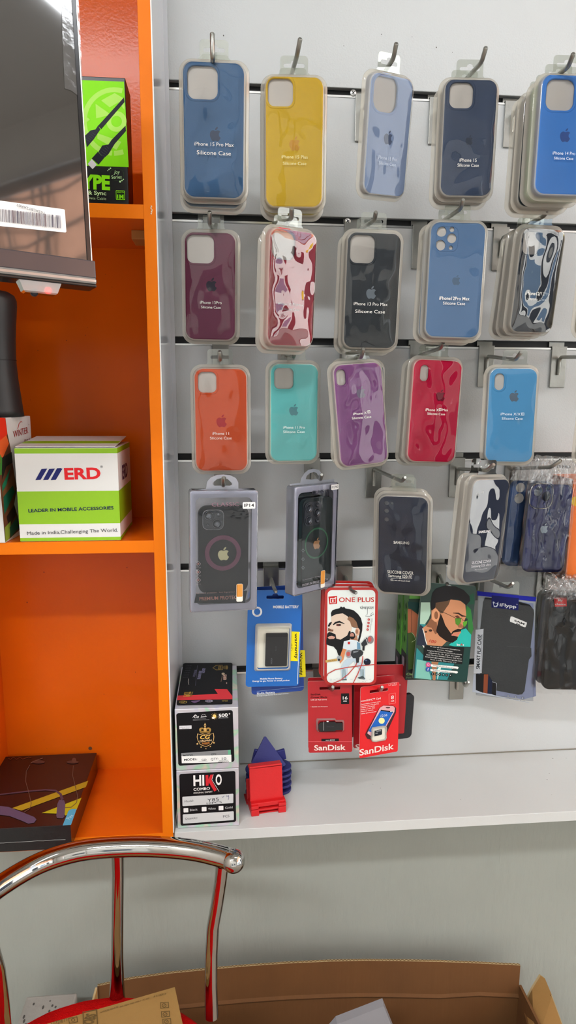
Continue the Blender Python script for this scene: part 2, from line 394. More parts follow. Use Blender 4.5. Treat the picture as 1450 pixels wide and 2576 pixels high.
# scuffs and small marks on the laminate
b = B(); random.seed(8); md = mat('scuff', '#4a4844', .8)
for k in range(46):
    x = random.uniform(-.05, 1.0); z = random.choice([random.uniform(2.06, 2.28), random.uniform(.84, 2.0)]); r = random.uniform(.0004, .0011)
    if any(abs(z - g) < .012 for g in GZ): continue
    b.flat([(p[0], p[1]) for p in circ(x, z, r, 7, r * random.uniform(.4, 2))], -.0003, md)
b.v = [TS @ v for v in b.v]; b.build('scuff_marks', sl)
def screw(px, py, label):
    q = at(px, py, -.001); e = bpy.data.objects.new('screw', None); COL.objects.link(e); e.location = (q[0], -.0005, q[2])
    tag(e, label, 'screw', 'cross-head screws in the slatted wall')
    b = B(); b.loft([[(p[0], y, p[1]) for p in circ(0, 0, r, 20)] for (r, y) in ((.0052, 0), (.0052, -.0012), (.0046, -.0018), (.001, -.002))], M_alu, cap1=True, smooth=True, flip=True); b.build('screw_head', e)
    b = B()
    for a in (35, 125):
        c, s_ = math.cos(rad(a)), math.sin(rad(a)); w = .0006; l = .0034
        b.flat([(c * l - s_ * w, s_ * l + c * w), (-c * l - s_ * w, -s_ * l + c * w), (-c * l + s_ * w, -s_ * l - c * w), (c * l + s_ * w, s_ * l - c * w)], -.0023, mat('slot_dark', '#20201e', .6))
    b.build('cross_slot', e)
screw(889, 234, 'round cross-head screw in the topmost groove beside the light blue phone case')
screw(875, 557, 'round cross-head screw in the second groove above the charcoal phone case')

# ------------------------------------------------------------------ white shelf under the display wall
SD = .1955
b = B(); m_st = mat('white_shelf_top', '#d4d7d6', .38, bump=(300, .08), var=.02, k=1.0)
b.bbox(XS0, XS1, -SD, .0195, SH - .0185, SH, m_st, .0008)
shf = b.build('wall_shelf'); shf.location = (0, 0, 0)
tag(shf, 'long white laminated shelf board along the foot of the slatted wall', 'shelf')
b = B(); random.seed(3)
for k in range(16):
    x = random.uniform(.06, .9); y = random.uniform(-.17, -.02); r = random.uniform(.0005, .0012)
    b.add([(x + r * math.cos(t), y + r * math.sin(t) * random.uniform(.5, 1), SH + .0003) for t in [2 * PI * j / 7 for j in range(7)]], [list(range(7))], md)
b.tube([(XS0 + .11, -.0008, SH + .001), (.3, -.0008, SH + .0012), (XS1, -.0008, SH + .001)], .0011, mat('dirty_joint', '#7c776c', .9), 5)
b.build('crumbs_and_joint', shf)

# ------------------------------------------------------------------ orange shelving unit
cab = bpy.data.objects.new('shelving_unit', None); COL.objects.link(cab); cab.location = (-.26, .018, SH - .0185)
tag(cab, 'bright orange open shelving unit to the left of the slatted wall', 'shelving unit')
TC = Matrix.Translation(-cab.location)
PX0, PX1 = -.1111, -.0924
CL = -.4145
def cab_board(name, x0, x1, y0, y1, z0, z1, band=None, m=None):
    b = B(); b.box(x0, x1, y0, y1, z0, z1, m or M_orange, T=TC)
    if band == 'x': b.bbox(x0, x1, y0 - .0008, y0, z0, z1, M_oredge, .0003, T=TC)
    return b.build(name, cab)
cab_board('side_panel', PX0, PX1 - .0020, -SD + .0008, .018, SH - .0185, 3.0, 'x')
cab_board('side_panel', CL - .0187, CL, -SD + .0008, .018, SH - .0185, 3.0, 'x')
cab_board('back_panel', CL, PX0, .004, .018, SH, 3.0)
cab_board('bottom_panel', CL, PX0, -SD + .0008, .018, SH - .0185, SH, 'x')
for zt in (1.7765, 1.3035):
    cab_board('shelf', CL, PX0, -SD + .0012, .004, zt - .0185, zt, 'x')
cab_board('shelf', CL, PX0, -SD + .0012, .004, 2.26, 2.2785, 'x')
b = B(); b.box(PX1 - .0020, PX1 - .0006, -SD, .0, SH, 3.0, M_white_side, T=TC)
b.box(PX1 - .0020, PX1 - .0004, -SD - .0002, -SD + .0012, SH, 3.0, mat('white_edge', '#f2f0ec', .4), T=TC)
b.box(PX1 - .0006, PX1 + .006, -.006, -.0006, SH + .001, 3.0, mat('corner_strip', '#c2c4c8', .2), T=TC); o = b.build('white_side_lining', cab)
o['label'] = 'white glossy lining on the outer side'
# shelf bracket cleat, screw cap, chipped edge
b = B(); q = at(355, 573, -.11); b.bbox(q[0] - .012, PX0, -.13, -.085, 1.745, 1.758, mat('wood_cleat', '#a8743c', .7), .001, T=TC); b.build('support_cleat', cab)
b = B(); q = at(227, 1883, .003); b.add([(q[0] + .0035 * math.cos(t), .0035, q[2] + .0035 * math.sin(t)) for t in [2 * PI * j / 16 for j in range(16)]], [list(range(16))[::1]], mat('screw_cap', '#5a3a24', .5), T=TC); b.build('screw_cap', cab)
b = B(); q = at(380, 528, -SD - .001)
for j in range(5): b.sphere((q[0] + .0006 * (j % 3), -SD - .0002, q[2] + .0024 * (j - 2)), .0011, mat('chip_filler', '#e9dfc6', .8), 6)
b.v = [TC @ v for v in b.v]; b.build('paint_chips', cab)
b = B(); random.seed(11)
for k in range(40):
    x = random.uniform(CL + .03, PX0 - .01); z = random.uniform(.85, 1.75); r = random.uniform(.0003, .0009)
    b.flat(circ(x, z, r, 6, r * random.uniform(.4, 2.2)), .0036, mat('speck_dark', '#4a1c08', .8))
b.v = [TC @ v for v in b.v]; b.build('specks', cab)
# ------------------------------------------------------------------ metal display hooks
HG = 'metal display hooks in the slatted wall'
def hook(gi, X, yb, bend, tip, label, ytip=None, sag=.0, via=None):
    g = GZ[gi]; e = bpy.data.objects.new('display_hook', None); COL.objects.link(e); e.location = (X, 0, g - .02)
    tag(e, label, 'hook', HG)
    T = Matrix.Translation(-e.location); b = B()
    zt = g - GH / 2 + .0045
    b.bbox(X - .0143, X + .0143, -.0035, -.0015, g - .0745, zt, M_plate, .0009, T=T)
    b.box(X - .0143, X + .0143, -.0035, .0085, zt - .001, zt + .0008, M_plate, T=T)
    b.box(X - .0143, X + .0143, .0085, .0098, zt - .001, g + GH / 2 - .001, M_plate, T=T)
    b.build('back_plate', e)
    pb = Vector(at(*bend, yb)); pt = Vector(at(*tip, ytip if ytip else yb - .016)); st = Vector((X, -.009, g - .0215))
    b = B(); r = .0031
    path = [Vector((X, -.0065, g - .052)), Vector((X, -.0065, g - .03)), Vector((X, -.0078, g - .0245)), Vector((X, -.0125, g - .0212))]
    if via: path.append(Vector(via))
    d = (pb - path[-1]).normalized(); d2 = (pt - pb).normalized()
    path += [path[-1] + d * .006, pb - d * .006, pb - d * .0025 + d2 * .0008, pb + d2 * .0035, pb + d2 * .006, pt - d2 * .0012, pt]
    b.tube(path, [r] * (len(path) - 2) + [r, r * .72], M_steel, 12, T=T)
    b.build('rod', e)
    return e
hook(0, -.0165, -.232, (535.5, 147), (534, 82), 'steel hook at the top left holding the dark blue phone case', -.236)
hook(0, .098, -.215, (748, 138), (756, 96), 'steel hook in the top row holding the yellow phone case')
hook(0, .231, -.205, (990.7, 146), (998, 108), 'steel hook in the top row holding the light blue tilted case')
hook(0, .356, -.215, (1212, 157), (1223.6, 118), 'steel hook in the top row holding the navy case, fourth from left')
hook(0, .486, -.262, (1431, 167), (1443.8, 134), 'steel hook at the top right with its whole plate showing, beside bright blue case', via=(.487, -.03, 1.988))
hook(1, -.022, -.185, (527.7, 560), (527.7, 532), 'steel hook in the second row above the maroon phone case', -.198)
hook(1, .094, -.25, (733.5, 547), (734.4, 523.6), 'steel hook in the second row above the shiny red case')
hook(1, .2165, -.188, (943.3, 553.4), (946.3, 533), 'steel hook in the second row above the charcoal case')
hook(1, .335, -.205, (1159, 525.7), (1166.5, 502), 'steel hook in the second row above the slate blue case with round lens holes')
hook(1, .478, -.18, (1370.8, 542.8), (1382.4, 523.5), 'steel hook in the second row above the glossy black case')
hook(2, -.0095, -.185, (554, 905), (553, 883), 'steel hook in the third row above the orange phone case', -.195)
hook(2, .1035, -.17, (739.6, 897), (739.6, 873.7), 'steel hook in the third row above the turquoise phone case', -.18)
hook(2, .2125, -.19, (909, 899), (915, 877), 'steel hook in the third row above the purple tilted case')
hook(2, .338, -.158, (1109, 875.7), (1116, 862), 'steel hook in the third row above the crimson case')
hook(2, .4635, -.17, (1297.6, 904.8), (1312, 886), 'steel hook in the third row with its bent rod bare above the sky blue case')
hook(2, .5985, -.2, (1480, 898), (1500, 878), 'steel hook cut by the right edge of the photo in the third row')
hook(3, -.009, -.245, (562, 1222), (563.5, 1201), 'steel hook in the fourth row above the front-facing clear box')
hook(3, .152, -.156, (807, 1206), (810, 1194), 'steel hook in the fourth row above the narrow clear box turned sideways')
hook(3, .2645, -.175, (1011.7, 1210.8), (1020, 1201), 'steel hook in the fourth row slanting out above the black covered phone case')
hook(3, .420, -.2, (1226, 1183), (1243.6, 1168), 'steel hook in the fourth row above the mirror-like silver front case')
hook(3, .525, -.175, (1387, 1175), (1412.6, 1157.7), 'steel hook in the fourth row poking through the crumpled clear bags')
hook(4, .078, -.125, (690, 1480), (694.7, 1489), 'steel hook in the fifth row carrying the blue battery cards')
hook(4, .2155, -.14, (884, 1485.5), (897, 1492), 'steel hook in the fifth row through the white and red earphone pouch')
hook(4, .394, -.09, (1120, 1478), (1126, 1467), 'steel hook in the fifth row through the dark green portrait card')
hook(4, .470, -.15, (1279, 1478), (1291.5, 1467), 'steel hook in the fifth row slanting out over the flip case box')
hook(4, .6015, -.13, (1480, 1478), (1495, 1466), 'steel hook in the fifth row above the red-tagged black case')
hook(5, .172, -.13, (836, 1736), (838, 1728), 'steel hook in the lowest row through the 16 GB flash drive card')
hook(5, .262, -.13, (958, 1737), (962, 1728), 'steel hook in the lowest row through the 8 GB memory card pack')
hook(5, .4405, -.05, (1172, 1727), (1180, 1716), 'short empty steel hook in the lowest row under the portrait card')

# ------------------------------------------------------------------ packaged silicone phone cases
CG = 'silicone phone cases in clear packs on the wall hooks'
CO = {}
def case_mesh(name, it, W, H, col, holes, lip=None, rr=.0115, rough=.55, y0=0.0, m=None, depth=.0095):
    m = m or mat('silicone_' + col.strip('#'), col, rough, k=1.85, bump=(900, .05), spec=.2)
    b = B(); O = []
    for (ins, y) in ((0, depth), (0, .0032), (.0004, .0017), (.0014, .0005), (.0030, 0)):
        O.append([(p[0], y + y0, p[1]) for p in rrect(W - 2 * ins, H - 2 * ins, rr - ins * .8, 7)])
    b.loft(O, m, smooth=True)
    face = rrect(W - .006, H - .006, rr - .0024, 7)
    b.flat(face, y0, m, holes)
    for h in holes:
        h = h if area(h) > 0 else h[::-1]
        b.loft([[(p[0], y0, p[1]) for p in h], [(p[0], y0 + .0022, p[1]) for p in h]], m, flip=True)
    b.flat(rrect(W - .003, H - .003, rr - .002, 7), y0 + .0022, m, holes, True)
    for h in (lip or []):
        cx = sum(p[0] for p in h) / len(h); cz = sum(p[1] for p in h) / len(h)
        def sc(k): 
            w = max(p[0] for p in h) - min(p[0] for p in h); hh = max(p[1] for p in h) - min(p[1] for p in h)
            return [(cx + (p[0] - cx) * (1 + 2 * k / w), cz + (p[1] - cz) * (1 + 2 * k / hh)) for p in h]
        prof = [(.0030, 0), (.0022, -.0007), (.0010, -.0009), (.0002, -.0005), (0, .0006)]
        L = [[(p[0], y + y0, p[1]) for p in sc(k)] for k, y in prof]
        b.loft(L, m, smooth=True, flip=area(h) < 0)
    o = b.build(name, it.e); return o
def wavy(it, W, H, rr, y0, amp, seed, freq=22, name='front_film', m=None, edge=.0002, n=96, rings=26):
    P = resample(rrect(W, H, rr, 8), n); L = []
    for i in range(rings + 1):
        s = 1 - i / rings; l = []
        for p in P:
            x, z = p[0] * s, p[1] * s; e = 1 - s ** 6
            d = noise.noise(Vector((x * freq + seed * 3.7, z * freq * .75, seed * 1.9))) + .35 * noise.noise(Vector((x * freq * 2.6, z * freq * 2.1 + seed, 3.3)))
            l.append((x, y0 - e * (amp * (.55 + d)), z))
        L.append(l)
    b = B(); b.loft(L, m or M_film, smooth=True)
    return b.build(name, it.e)
def tray(it, W, H, rr=.014, grow=.0055, depth=.0105, m=None):
    b = B(); L = []
    for (g, y) in ((grow, depth + .0006), (grow + .0004, depth), (grow, depth - .0006), (.0022, depth - .0009), (.0016, depth * .5), (.0008, .0004), (.0002, -.0006), (-.0012, -.0011)):
        L.append([(p[0], y, p[1]) for p in rrect(W + 2 * g, H + 2 * g, rr + g * .6, 8)])
    b.loft(L, m or M_tray, smooth=True); return b.build('clear_tray', it.e)
def tab(it, H, x=0, w=.038, h=.024, y=.011, m=None, dz=.0045):
    b = B(); z0 = H / 2 + dz; cz = z0 + h * .55
    out = [(x - w / 2 - .004, z0), (x + w / 2 + .004, z0), (x + w / 2, z0 + .004)] + rrect(w, h, .005, 4, x, z0 + h / 2)[:10] + [(x - w / 2, z0 + .004)]
    slot = [(x - .013, cz - .0035), (x + .013, cz - .0035), (x + .0145, cz - .001), (x + .013, cz + .0012), (x + .0042, cz + .0016), (x + .0036, cz + .0042), (x, cz + .0056), (x - .0036, cz + .0042), (x - .0042, cz + .0016), (x - .013, cz + .0012), (x - .0145, cz - .001)]
    b.slab(out, y - .0002, y + .0002, m or M_tab, [slot]); return b.build('hang_tab', it.e)
def R(it, crop, x0, y0, x1, y1, r):
    c = lambda x, y: it.uv(crop[0] + x / crop[2], crop[1] + y / crop[2])
    a, b_ = c(x0, (y0 + y1) / 2), c(x1, (y0 + y1) / 2); t, u = c((x0 + x1) / 2, y0), c((x0 + x1) / 2, y1)
    w = b_[0] - a[0]; h = t[1] - u[1]
    return rrect(w, h, r / (x1 - x0) * w, 6, (a[0] + b_[0]) / 2, (t[1] + u[1]) / 2)
def Cc(it, crop, x, y, r):
    p = it.uv(crop[0] + x / crop[2], crop[1] + y / crop[2]); q = it.uv(crop[0] + (x + r) / crop[2], crop[1] + y / crop[2])
    return circ(p[0], p[1], q[0] - p[0], 22)
K2 = (400, 60, 3.2222); K3 = (850, 80, 2.4167); K4 = (430, 520, 3.2955); K5 = (830, 500, 2.3387); K6 = (430, 860, 3.2955)
K7 = (800, 860, 2.2308); K8 = (430, 1180, 3.2222); K9 = (880, 1140, 2.5439); K10 = (600, 1440, 3.4524); K11 = (980, 1440, 3.0851)
KB = (1240, 520, 6.781); KP = (840, 860, 5.577); KG = (1240, 1140, 6.9048)
def pack(loc, ypr, W, H, col, label, crop, holes=(), circles=(), logo=None, txt=(), seed=1, amp=.0010, tabx=0, behind=(), name='phone_case_pack', freq=22, rough=.55, lens=None, tabs=True, fm=None, bk='#bdb6ae'):
    it = Item(name, loc, ypr, label, 'phone case', CG)
    hs = [R(it, crop, *h) for h in holes] + [Cc(it, crop, *c) for c in circles]
    o = case_mesh('silicone_case', it, W, H, col, hs, hs if holes and not circles else None, rough=rough)
    if lens:
        rr = R(it, crop, *lens); g = B(); m = mat('silicone_' + col.strip('#'), col, rough)
        prof = [(1.0, 0), (.985, -.0006), (.955, -.0006), (.945, 0)]
        cx = sum(p[0] for p in rr) / len(rr); cz = sum(p[1] for p in rr) / len(rr)
        g.loft([[(cx + (p[0] - cx) * k, y, cz + (p[1] - cz) * k) for p in rr] for k, y in prof], m, smooth=True); g.build('lens_rim', o)
    if hs:
        g = B(); g.flat(rrect(W - .005, H - .005, .008, 5), .0034, mat('backing_card_' + bk.strip('#'), bk, .6, k=1.5)); g.build('backing_card', it.e)
    if logo:
        P = Print(it, crop, .0002); P.apple(*logo); P.build('fruit_logo', o)
    tray(it, W, H)
    fl = wavy(it, W - .002, H - .002, .011, -.0014, amp, seed, freq, m=fm)
    if txt:
        P = Print(it, crop, .0032)
        for t in txt: P.text(*t)
        P.build('printed_lettering', fl)
    if tabs: tab(it, H, tabx)
    for k, (c2, dx, dy, dz, roll, lab) in enumerate(behind):
        l2 = (loc[0] + dx, loc[1] + dy, loc[2] + dz); i2 = Item(name, l2, (ypr[0] * .96, ypr[1] * .9, ypr[2] + roll), lab, 'phone case', CG)
        case_mesh('silicone_case', i2, W, H, c2, [], depth=.009); tray(i2, W, H); wavy(i2, W - .002, H - .002, .011, -.0014, .0006, seed + 9 + k); tab(i2, H, tabx)
    return it
WH = '#f0efe8'
pack((-.0132, -.2120, 1.8666), (-3, 6.0, 1.0), .082, .164, '#34567a', 'dark blue silicone phone case at the top left of the wall, square camera hole', K2,
     holes=[(230, 340, 477, 612, 62)], logo=(457, 893, 118, '#33425c'), seed=3, amp=.0016,
     txt=[('iPhone 15 Pro Max', 447, 976, 318, 30, WH), ('Silicone Case', 446, 1046, 277, 33, WH)],
     behind=[('#5c6670', -.001, .020, -.008, .8, 'phone case pack hidden behind the dark blue one at top left')])
pack((.0967, -.1966, 1.8614), (-3, 3.9, -.3), .080, .164, '#dfb41a', 'yellow silicone phone case in the top row', K2,
     holes=[(884, 444, 1088, 669, 52)], logo=(1101, 970, 118, '#d0952a'), seed=5, amp=.0006,
     txt=[('iPhone 15 Plus', 1101, 1078, 212, 26, '#e6dc9c'), ('Silicone Case', 1101, 1131, 190, 26, '#e6dc9c')],
     behind=[('#c8b870', .0, .020, -.006, .3, 'phone case pack directly behind the yellow one')])
pack((.2325, -.1792, 1.8806), (24, 9.2, -3.2), .075, .151, '#93a8ce', 'pale blue silicone phone case in the top row, turned to the right', K3,
     holes=[(218, 266, 362, 491, 50)], logo=(308, 643, 88, '#5d6b8a'), seed=8, amp=.0012,
     txt=[('iPhone 15 Pro', 303, 769, 116, 22, '#cfdcf0'), ('Silicone Case', 302, 802, 104, 20, '#cfdcf0')])
pack((.3432, -.1973, 1.8759), (-2.7, 2.3, -.3), .075, .151, '#303c52', 'navy silicone phone case in the top row with bright glints near its foot', K3,
     holes=[(680, 308, 825, 465, 42)], logo=(800, 658, 60, '#2c3648'), seed=13, amp=.0013,
     txt=[('iPhone 15', 794, 780, 104, 21, WH), ('Silicone Case', 794, 811, 130, 19, WH)],
     behind=[('#3a4048', -.001, .019, -.005, .3, 'phone case pack just behind the navy one in the top row')])
pack((.4607, -.2457, 1.8673), (-3.1, 0, .5), .075, .151, '#3c74bc', 'bright blue silicone phone case at the top right, front of a thick stack', K3,
     holes=[(1268, 287, 1440, 479, 48)], logo=(1384, 628, 84, '#39579a'), seed=2, amp=.0006,
     txt=[('iPhone 14 Pro', 1377, 738, 138, 19, '#dfe8f4'), ('Silicone Case', 1375, 769, 118, 17, '#dfe8f4')],
     behind=[('#7fae86', -.001, .021, -.002, -.2, 'green phone case pack right behind the bright blue one at top right'),
             ('#2c3034', -.003, .046, -.005, .4, 'dark phone case pack in the top right stack, behind the green one'),
             ('#7c7a70', -.004, .064, -.006, .6, 'rearmost phone case pack of the top right stack, nearest the wall')])
pack((-.0221, -.1592, 1.6748), (-5, 3.2, 1.0), .075, .151, '#582438', 'maroon silicone phone case, leftmost of the second row', K4,
     holes=[(132, 234, 358, 469, 56)], logo=(337, 645, 112, '#2a1f2a'), seed=21, amp=.0016,
     txt=[('iPhone 13Pro', 332, 794, 180, 24, WH), ('Silicone Case', 333, 833, 162, 22, WH)])
pack((.0904, -.2408, 1.6617), (26, 4, -.5), .075, .151, '#a02430', 'red silicone phone case in the second row, its film swirling with reflections', K4,
     holes=[(840, 196, 1034, 440, 60)], seed=31, amp=.0040, freq=19, fm=M_film2,
     txt=[('iPhone 13 ProMax', 995, 808, 205, 20, '#e8d8d8'), ('Silicone Case', 992, 850, 150, 20, '#e8d8d8')],
     behind=[('#8c2028', -.004, .022, -.004, .5, 'red phone case pack behind the one with swirling reflections')])
pack((.2164, -.1716, 1.6710), (0, 4, .6), .081, .164, '#303336', 'charcoal silicone phone case, middle of the second row', K5,
     holes=[(120, 213, 265, 379, 40)], logo=(244, 551, 76, '#7d868e'), seed=44, amp=.0014,
     txt=[('iPhone 13 Pro Max', 241, 619, 200, 18, WH), ('Silicone Case', 238, 663, 175, 19, WH)],
     behind=[('#44484a', -.003, .020, -.003, .4, 'phone case pack behind the charcoal one in the second row')])
pack((.3369, -.1874, 1.6864), (-6, -2, 1.3), .081, .164, '#48668a', 'slate blue silicone phone case with five round lens holes, second row', K5,
     circles=[(658, 192, 30), (652, 273, 30), (719, 232, 28), (720, 180, 15), (713, 288, 12)], lens=(625, 160, 757, 312, 36), logo=(745, 478, 60, '#4a6580'), seed=52, amp=.0010,
     txt=[('iPhone12Pro Max', 734, 586, 178, 19, WH, .012), ('Silicone Case', 732, 615, 130, 18, WH)],
     behind=[('#5a6c80', -.004, .020, -.002, .6, 'phone case pack behind the slate blue one in the second row')])
pack((.4769, -.1562, 1.6926), (9, 7.7, -.5), .075, .151, '#14151c', 'black silicone phone case under a mirror-like film, right of second row', KB,
     holes=[(520, 425, 815, 815, 90)], seed=61, amp=.0034, freq=19, rough=.3, fm=M_film2,
     txt=[('iPhone12/12Pro', 768, 1482, 415, 58, WH, .012), ('Silicone Case', 752, 1580, 330, 44, WH)],
     behind=[('#1c1d22', -.003, .021, -.002, .3, 'black phone case pack behind the mirror-like black one'),
             ('#24262c', -.004, .043, -.003, 2.2, 'bagged black phone case at the back of the second row stack')])
pack((.5795, -.175, 1.690), (0, 2, 1.0), .078, .156, '#b8b09a', 'pale phone case pack cut off by the right edge, second row', K5, seed=5)
pack((-.0085, -.1663, 1.4812), (2, -.3, -.1), .079, .154, '#f66230', 'orange silicone phone case, leftmost of the third row', K6,
     holes=[(225, 250, 378, 421, 44)], logo=(421, 655, 106, '#b4121e'), seed=71, amp=.0005,
     txt=[('iPhone 11', 414, 759, 137, 22, '#f6e4d4'), ('Silicone Case', 415, 797, 180, 22, '#f6e4d4')])
pack((.1035, -.1524, 1.4919), (5, .6, 0), .075, .149, '#62b8b6', 'turquoise silicone phone case, second from the left in the third row', K6,
     holes=[(858, 216, 1018, 390, 42)], logo=(1020, 563, 96, '#5c98a0'), seed=75, amp=.0008,
     txt=[('iPhone 11 Pro', 1022, 709, 180, 22, '#e4f4f0'), ('Silicone Case', 1022, 745, 178, 21, '#e4f4f0')])
it = pack((.2041, -.1720, 1.4905), (10, -3.2, -4.9), .079, .154, '#7f4e7e', 'purple silicone phone case hanging crooked, middle of the third row', KP,
     holes=[(38, 388, 168, 612, 52)], logo=(382, 705, 165, '#867a90'), seed=81, amp=.0014,
     txt=[('iPhone X', 368, 1003, 190, 34, WH), ('Silicone Case', 392, 1060, 272, 34, WH)],
     behind=[('#3c404a', .003, .020, .003, 4.5, 'dark phone case pack hanging straight behind the purple one')])
P = Print(it, KP, .0033); P.poly([(474, 962), (510, 960), (514, 1000), (478, 1004)], WH, [[(480, 968), (505, 966), (508, 994), (483, 998)]]); P.text('R', 494, 982, 14, 16, WH); P.build()
it = pack((.3290, -.1412, 1.4946), (4, .3, 2), .081, .161, '#c00c3c', 'crimson silicone phone case with a narrow tall camera hole, third row', KP,
     holes=[(1214, 325, 1332, 552, 54)], logo=(1500, 750, 165, '#86132f'), seed=88, amp=.0008,
     txt=[], behind=[('#707070', -.004, .022, -.004, .5, 'phone case pack behind the crimson one in the third row')])
P = Print(it, K7, .0033); P.text('iPhone X', 642, 381, 74, 15, WH); P.text('Max', 715, 382, 32, 14, WH); P.text('Silicone Case', 665, 404, 100, 13, WH)
P.poly([(680, 373), (694, 373), (694, 388), (680, 388)], WH, [[(682, 375), (692, 375), (692, 386), (682, 386)]]); P.text('S', 687, 381, 6, 8, WH); P.build()
it = pack((.4465, -.1611, 1.4891), (-8, -1.2, .2), .075, .147, '#4886b2', 'sky blue silicone phone case, right of the third row', K7,
     holes=[(993, 177, 1047, 271, 26)], logo=(1103, 303, 64, '#5f6f80'), seed=91, amp=.0009, tabx=.004,
     txt=[('Silicone Case', 1092, 430, 117, 14, '#dceaf4')])
P = Print(it, K7, .0033); P.text('iPhone X/X', 1083, 405, 112, 15, '#dceaf4'); P.poly([(1143, 397), (1159, 397), (1159, 413), (1143, 413)], '#dceaf4', [[(1145, 399), (1157, 399), (1157, 411), (1145, 411)]]); P.text('S', 1151, 405, 6, 9, '#dceaf4'); P.build()
pack((.5975, -.205, 1.495), (-4, 0, 1.5), .078, .158, '#14161c', 'black phone case pack cut off by the right edge, third row', K7, seed=5,
     behind=[('#8a8468', -.005, .02, -.001, .6, 'pale phone case pack behind the black one at the right edge, third row')])
it = pack((.2804, -.1576, 1.2810), (-21, 2.5, -.7), .080, .163, '#181e2e', 'black covered phone case in the fourth row under rippled film', K9,
     circles=[(237, 320, 15), (237, 370, 15), (237, 425, 15), (272, 322, 9)], seed=103, amp=.0026, bk='#4c4e54',
     txt=[('SAMSUNG', 332, 573, 100, 17, WH, .02), ('SILICONE COVER', 325, 763, 166, 20, WH), ('Samsung S20 FE', 324, 788, 152, 18, WH), ('Silky and soft-touch finish', 324, 815, 124, 9, WH)],
     behind=[('#2a3040', .002, .023, .002, .6, 'black phone case pack behind the one with rippled film, fourth row')])
P = Print(it, K9, .0033); P.line([(264, 801), (386, 805)], 1.2, WH); P.build('rule_line')
it = pack((.4063, -.1861, 1.3091), (24, 2, 2.4), .081, .166, '#1c2238', 'dark phone case under a silvery reflecting film, fourth row', K9,
     seed=113, amp=.0024, bk='#4c4e54', freq=18, fm=M_film2, circles=[(820, 268, 13), (853, 250, 8)],
     txt=[('SAMSUNG', 865, 502, 76, 15, '#d8d8dc', .02), ('SILICONE COVER', 845, 695, 122, 17, '#c8c8d0'), ('Samsung S23 ultra', 842, 718, 122, 15, '#c8c8d0'), ('Silky and soft-touch finish', 842, 741, 78, 6, '#c8c8d0')],
     behind=[('#1e2230', -.004, .023, .000, .4, 'dark phone case pack behind the silvery one in the fourth row')])
# ------------------------------------------------------------------ clear hang boxes with black cases
def slotted_tab(it, pts, hole, m, y0=.009, y1=.0098, name='hang_tab'):
    b = B(); b.slab([it.uv(*p) for p in pts], y0, y1, m, [[it.uv(*p) for p in hole]]); return b.build(name, it.e)
def cvt(c, L): return [(c[0] + x / c[2], c[1] + y / c[2]) for x, y in L]
M_tabw = film('frosted_tab_plastic', '#f4f6ff', 1.6, .15, .62, '#dfe3ee')
M_blackcase = mat('black_matte_case', '#1b1c20', .45, spec=.25)
def clear_box(it, W, H, D):
    b = B(); L = []
    for (g, y) in ((0, D), (0, .002), (-.0006, .0006), (-.002, 0)):
        L.append([(p[0], y, p[1]) for p in rrect(W + 2 * g, H + 2 * g, .004, 4)])
    b.loft(L, M_acr, smooth=False)
    b.flat(rrect(W - .004, H - .004, .003, 4), 0, film('clear_front_plastic', '#fafafe', 1.4, .02, .0, '#c8ccd8', bump=(14, .35)))
    b.flat(rrect(W, H, .004, 4), D, M_acr, flipy=True); b.build('clear_box', it.e)
    b = B(); fr = .006
    b.slab(rrect(W - .002, H - .002, .004, 4), .0035, .0045, mat('frame_lilac', '#b4b6c4', .3, k=1.5), [rrect(W - .018, H - .022, .008, 5)])
    b.loft([[(p[0], y, p[1]) for p in rrect(W - .018, H - .022, .008, 5)] for y in (.0045, .014)], mat('frame_lilac', '#b4b6c4', .3, k=1.5), smooth=True); b.build('inner_frame', it.e)
it = Item('clear_case_box', (-.0060, -.2316, 1.2928), (7, -.1, .9), 'front-facing clear plastic box holding a black case with a maroon ring', 'phone case box', 'clear hang boxes with black cases')
clear_box(it, .1, .182, .021)
b = B(); q = rrect(.1, .182, .001)
cs = R(it, K8, 226, 305, 634, 1010, 70); y0 = .006
m = M_blackcase
b.loft([[(p[0], y, p[1]) for p in cs] for y in (.015, .0075)], m, smooth=True)
b.slab(cs, .0062, .0078, m); cp = R(it, K8, 262, 336, 432, 497, 44)
case = b.build('black_case', it.e)
b = B(); b.loft([[(c[0] + (p[0] - c[0]) * k, y, c[1] + (p[1] - c[1]) * k) for p in cp] for c in [(sum(p[0] for p in cp) / len(cp), sum(p[1] for p in cp) / len(cp))] for k, y in ((1.04, .0062), (1.03, .0046), (.97, .0044), (.95, .0052))], mat('plate_rim_metal', '#8d8f92', .25, .8), smooth=True)
b.flat(cp, .0053, mat('lens_plate', '#3a3d42', .3)); lp = b.build('camera_plate', case)
for (x, y, r) in ((312, 383, 39), (378, 449, 41), (388, 370, 24), (303, 457, 9)):
    c = it.uv(K8[0] + x / K8[2], K8[1] + y / K8[2]); rr = r / K8[2] * .00058
    b = B(); L = [[(p[0], yy, p[1]) for p in circ(c[0], c[1], rr * k, 28)] for k, yy in ((1, .0052), (1, .0036), (.9, .0033), (.8, .0035), (.78, .0046), (.3, .0047))]
    b.loft(L, mat('lens_ring', '#606468', .22, .7), smooth=True, flip=True); b.add(L[-1], [list(range(28))[::-1]], mat('lens_glass', '#7d828a', .15)); b.build('camera_lens', lp)
c = it.uv(K8[0] + 427 / K8[2], K8[1] + 688 / K8[2])
b = B(); ro, ri = .0268, .0200
b.loft([[(p[0], yy, p[1]) for p in circ(c[0], c[1], r, 56)] for r, yy in ((ro, .0062), (ro - .0003, .0056), (ri + .0003, .0056), (ri, .0062))], mat('ring_maroon', '#7c3c5a', .4, 0), flip=True); b.build('magnet_ring', case)
P = Print(it, K8, -.0058); P.apple(427, 686, 108, mat('gold_foil', '#b9b48a', .25, .6)); P.build('fruit_logo', case)
P = Print(it, K8, -.0018)
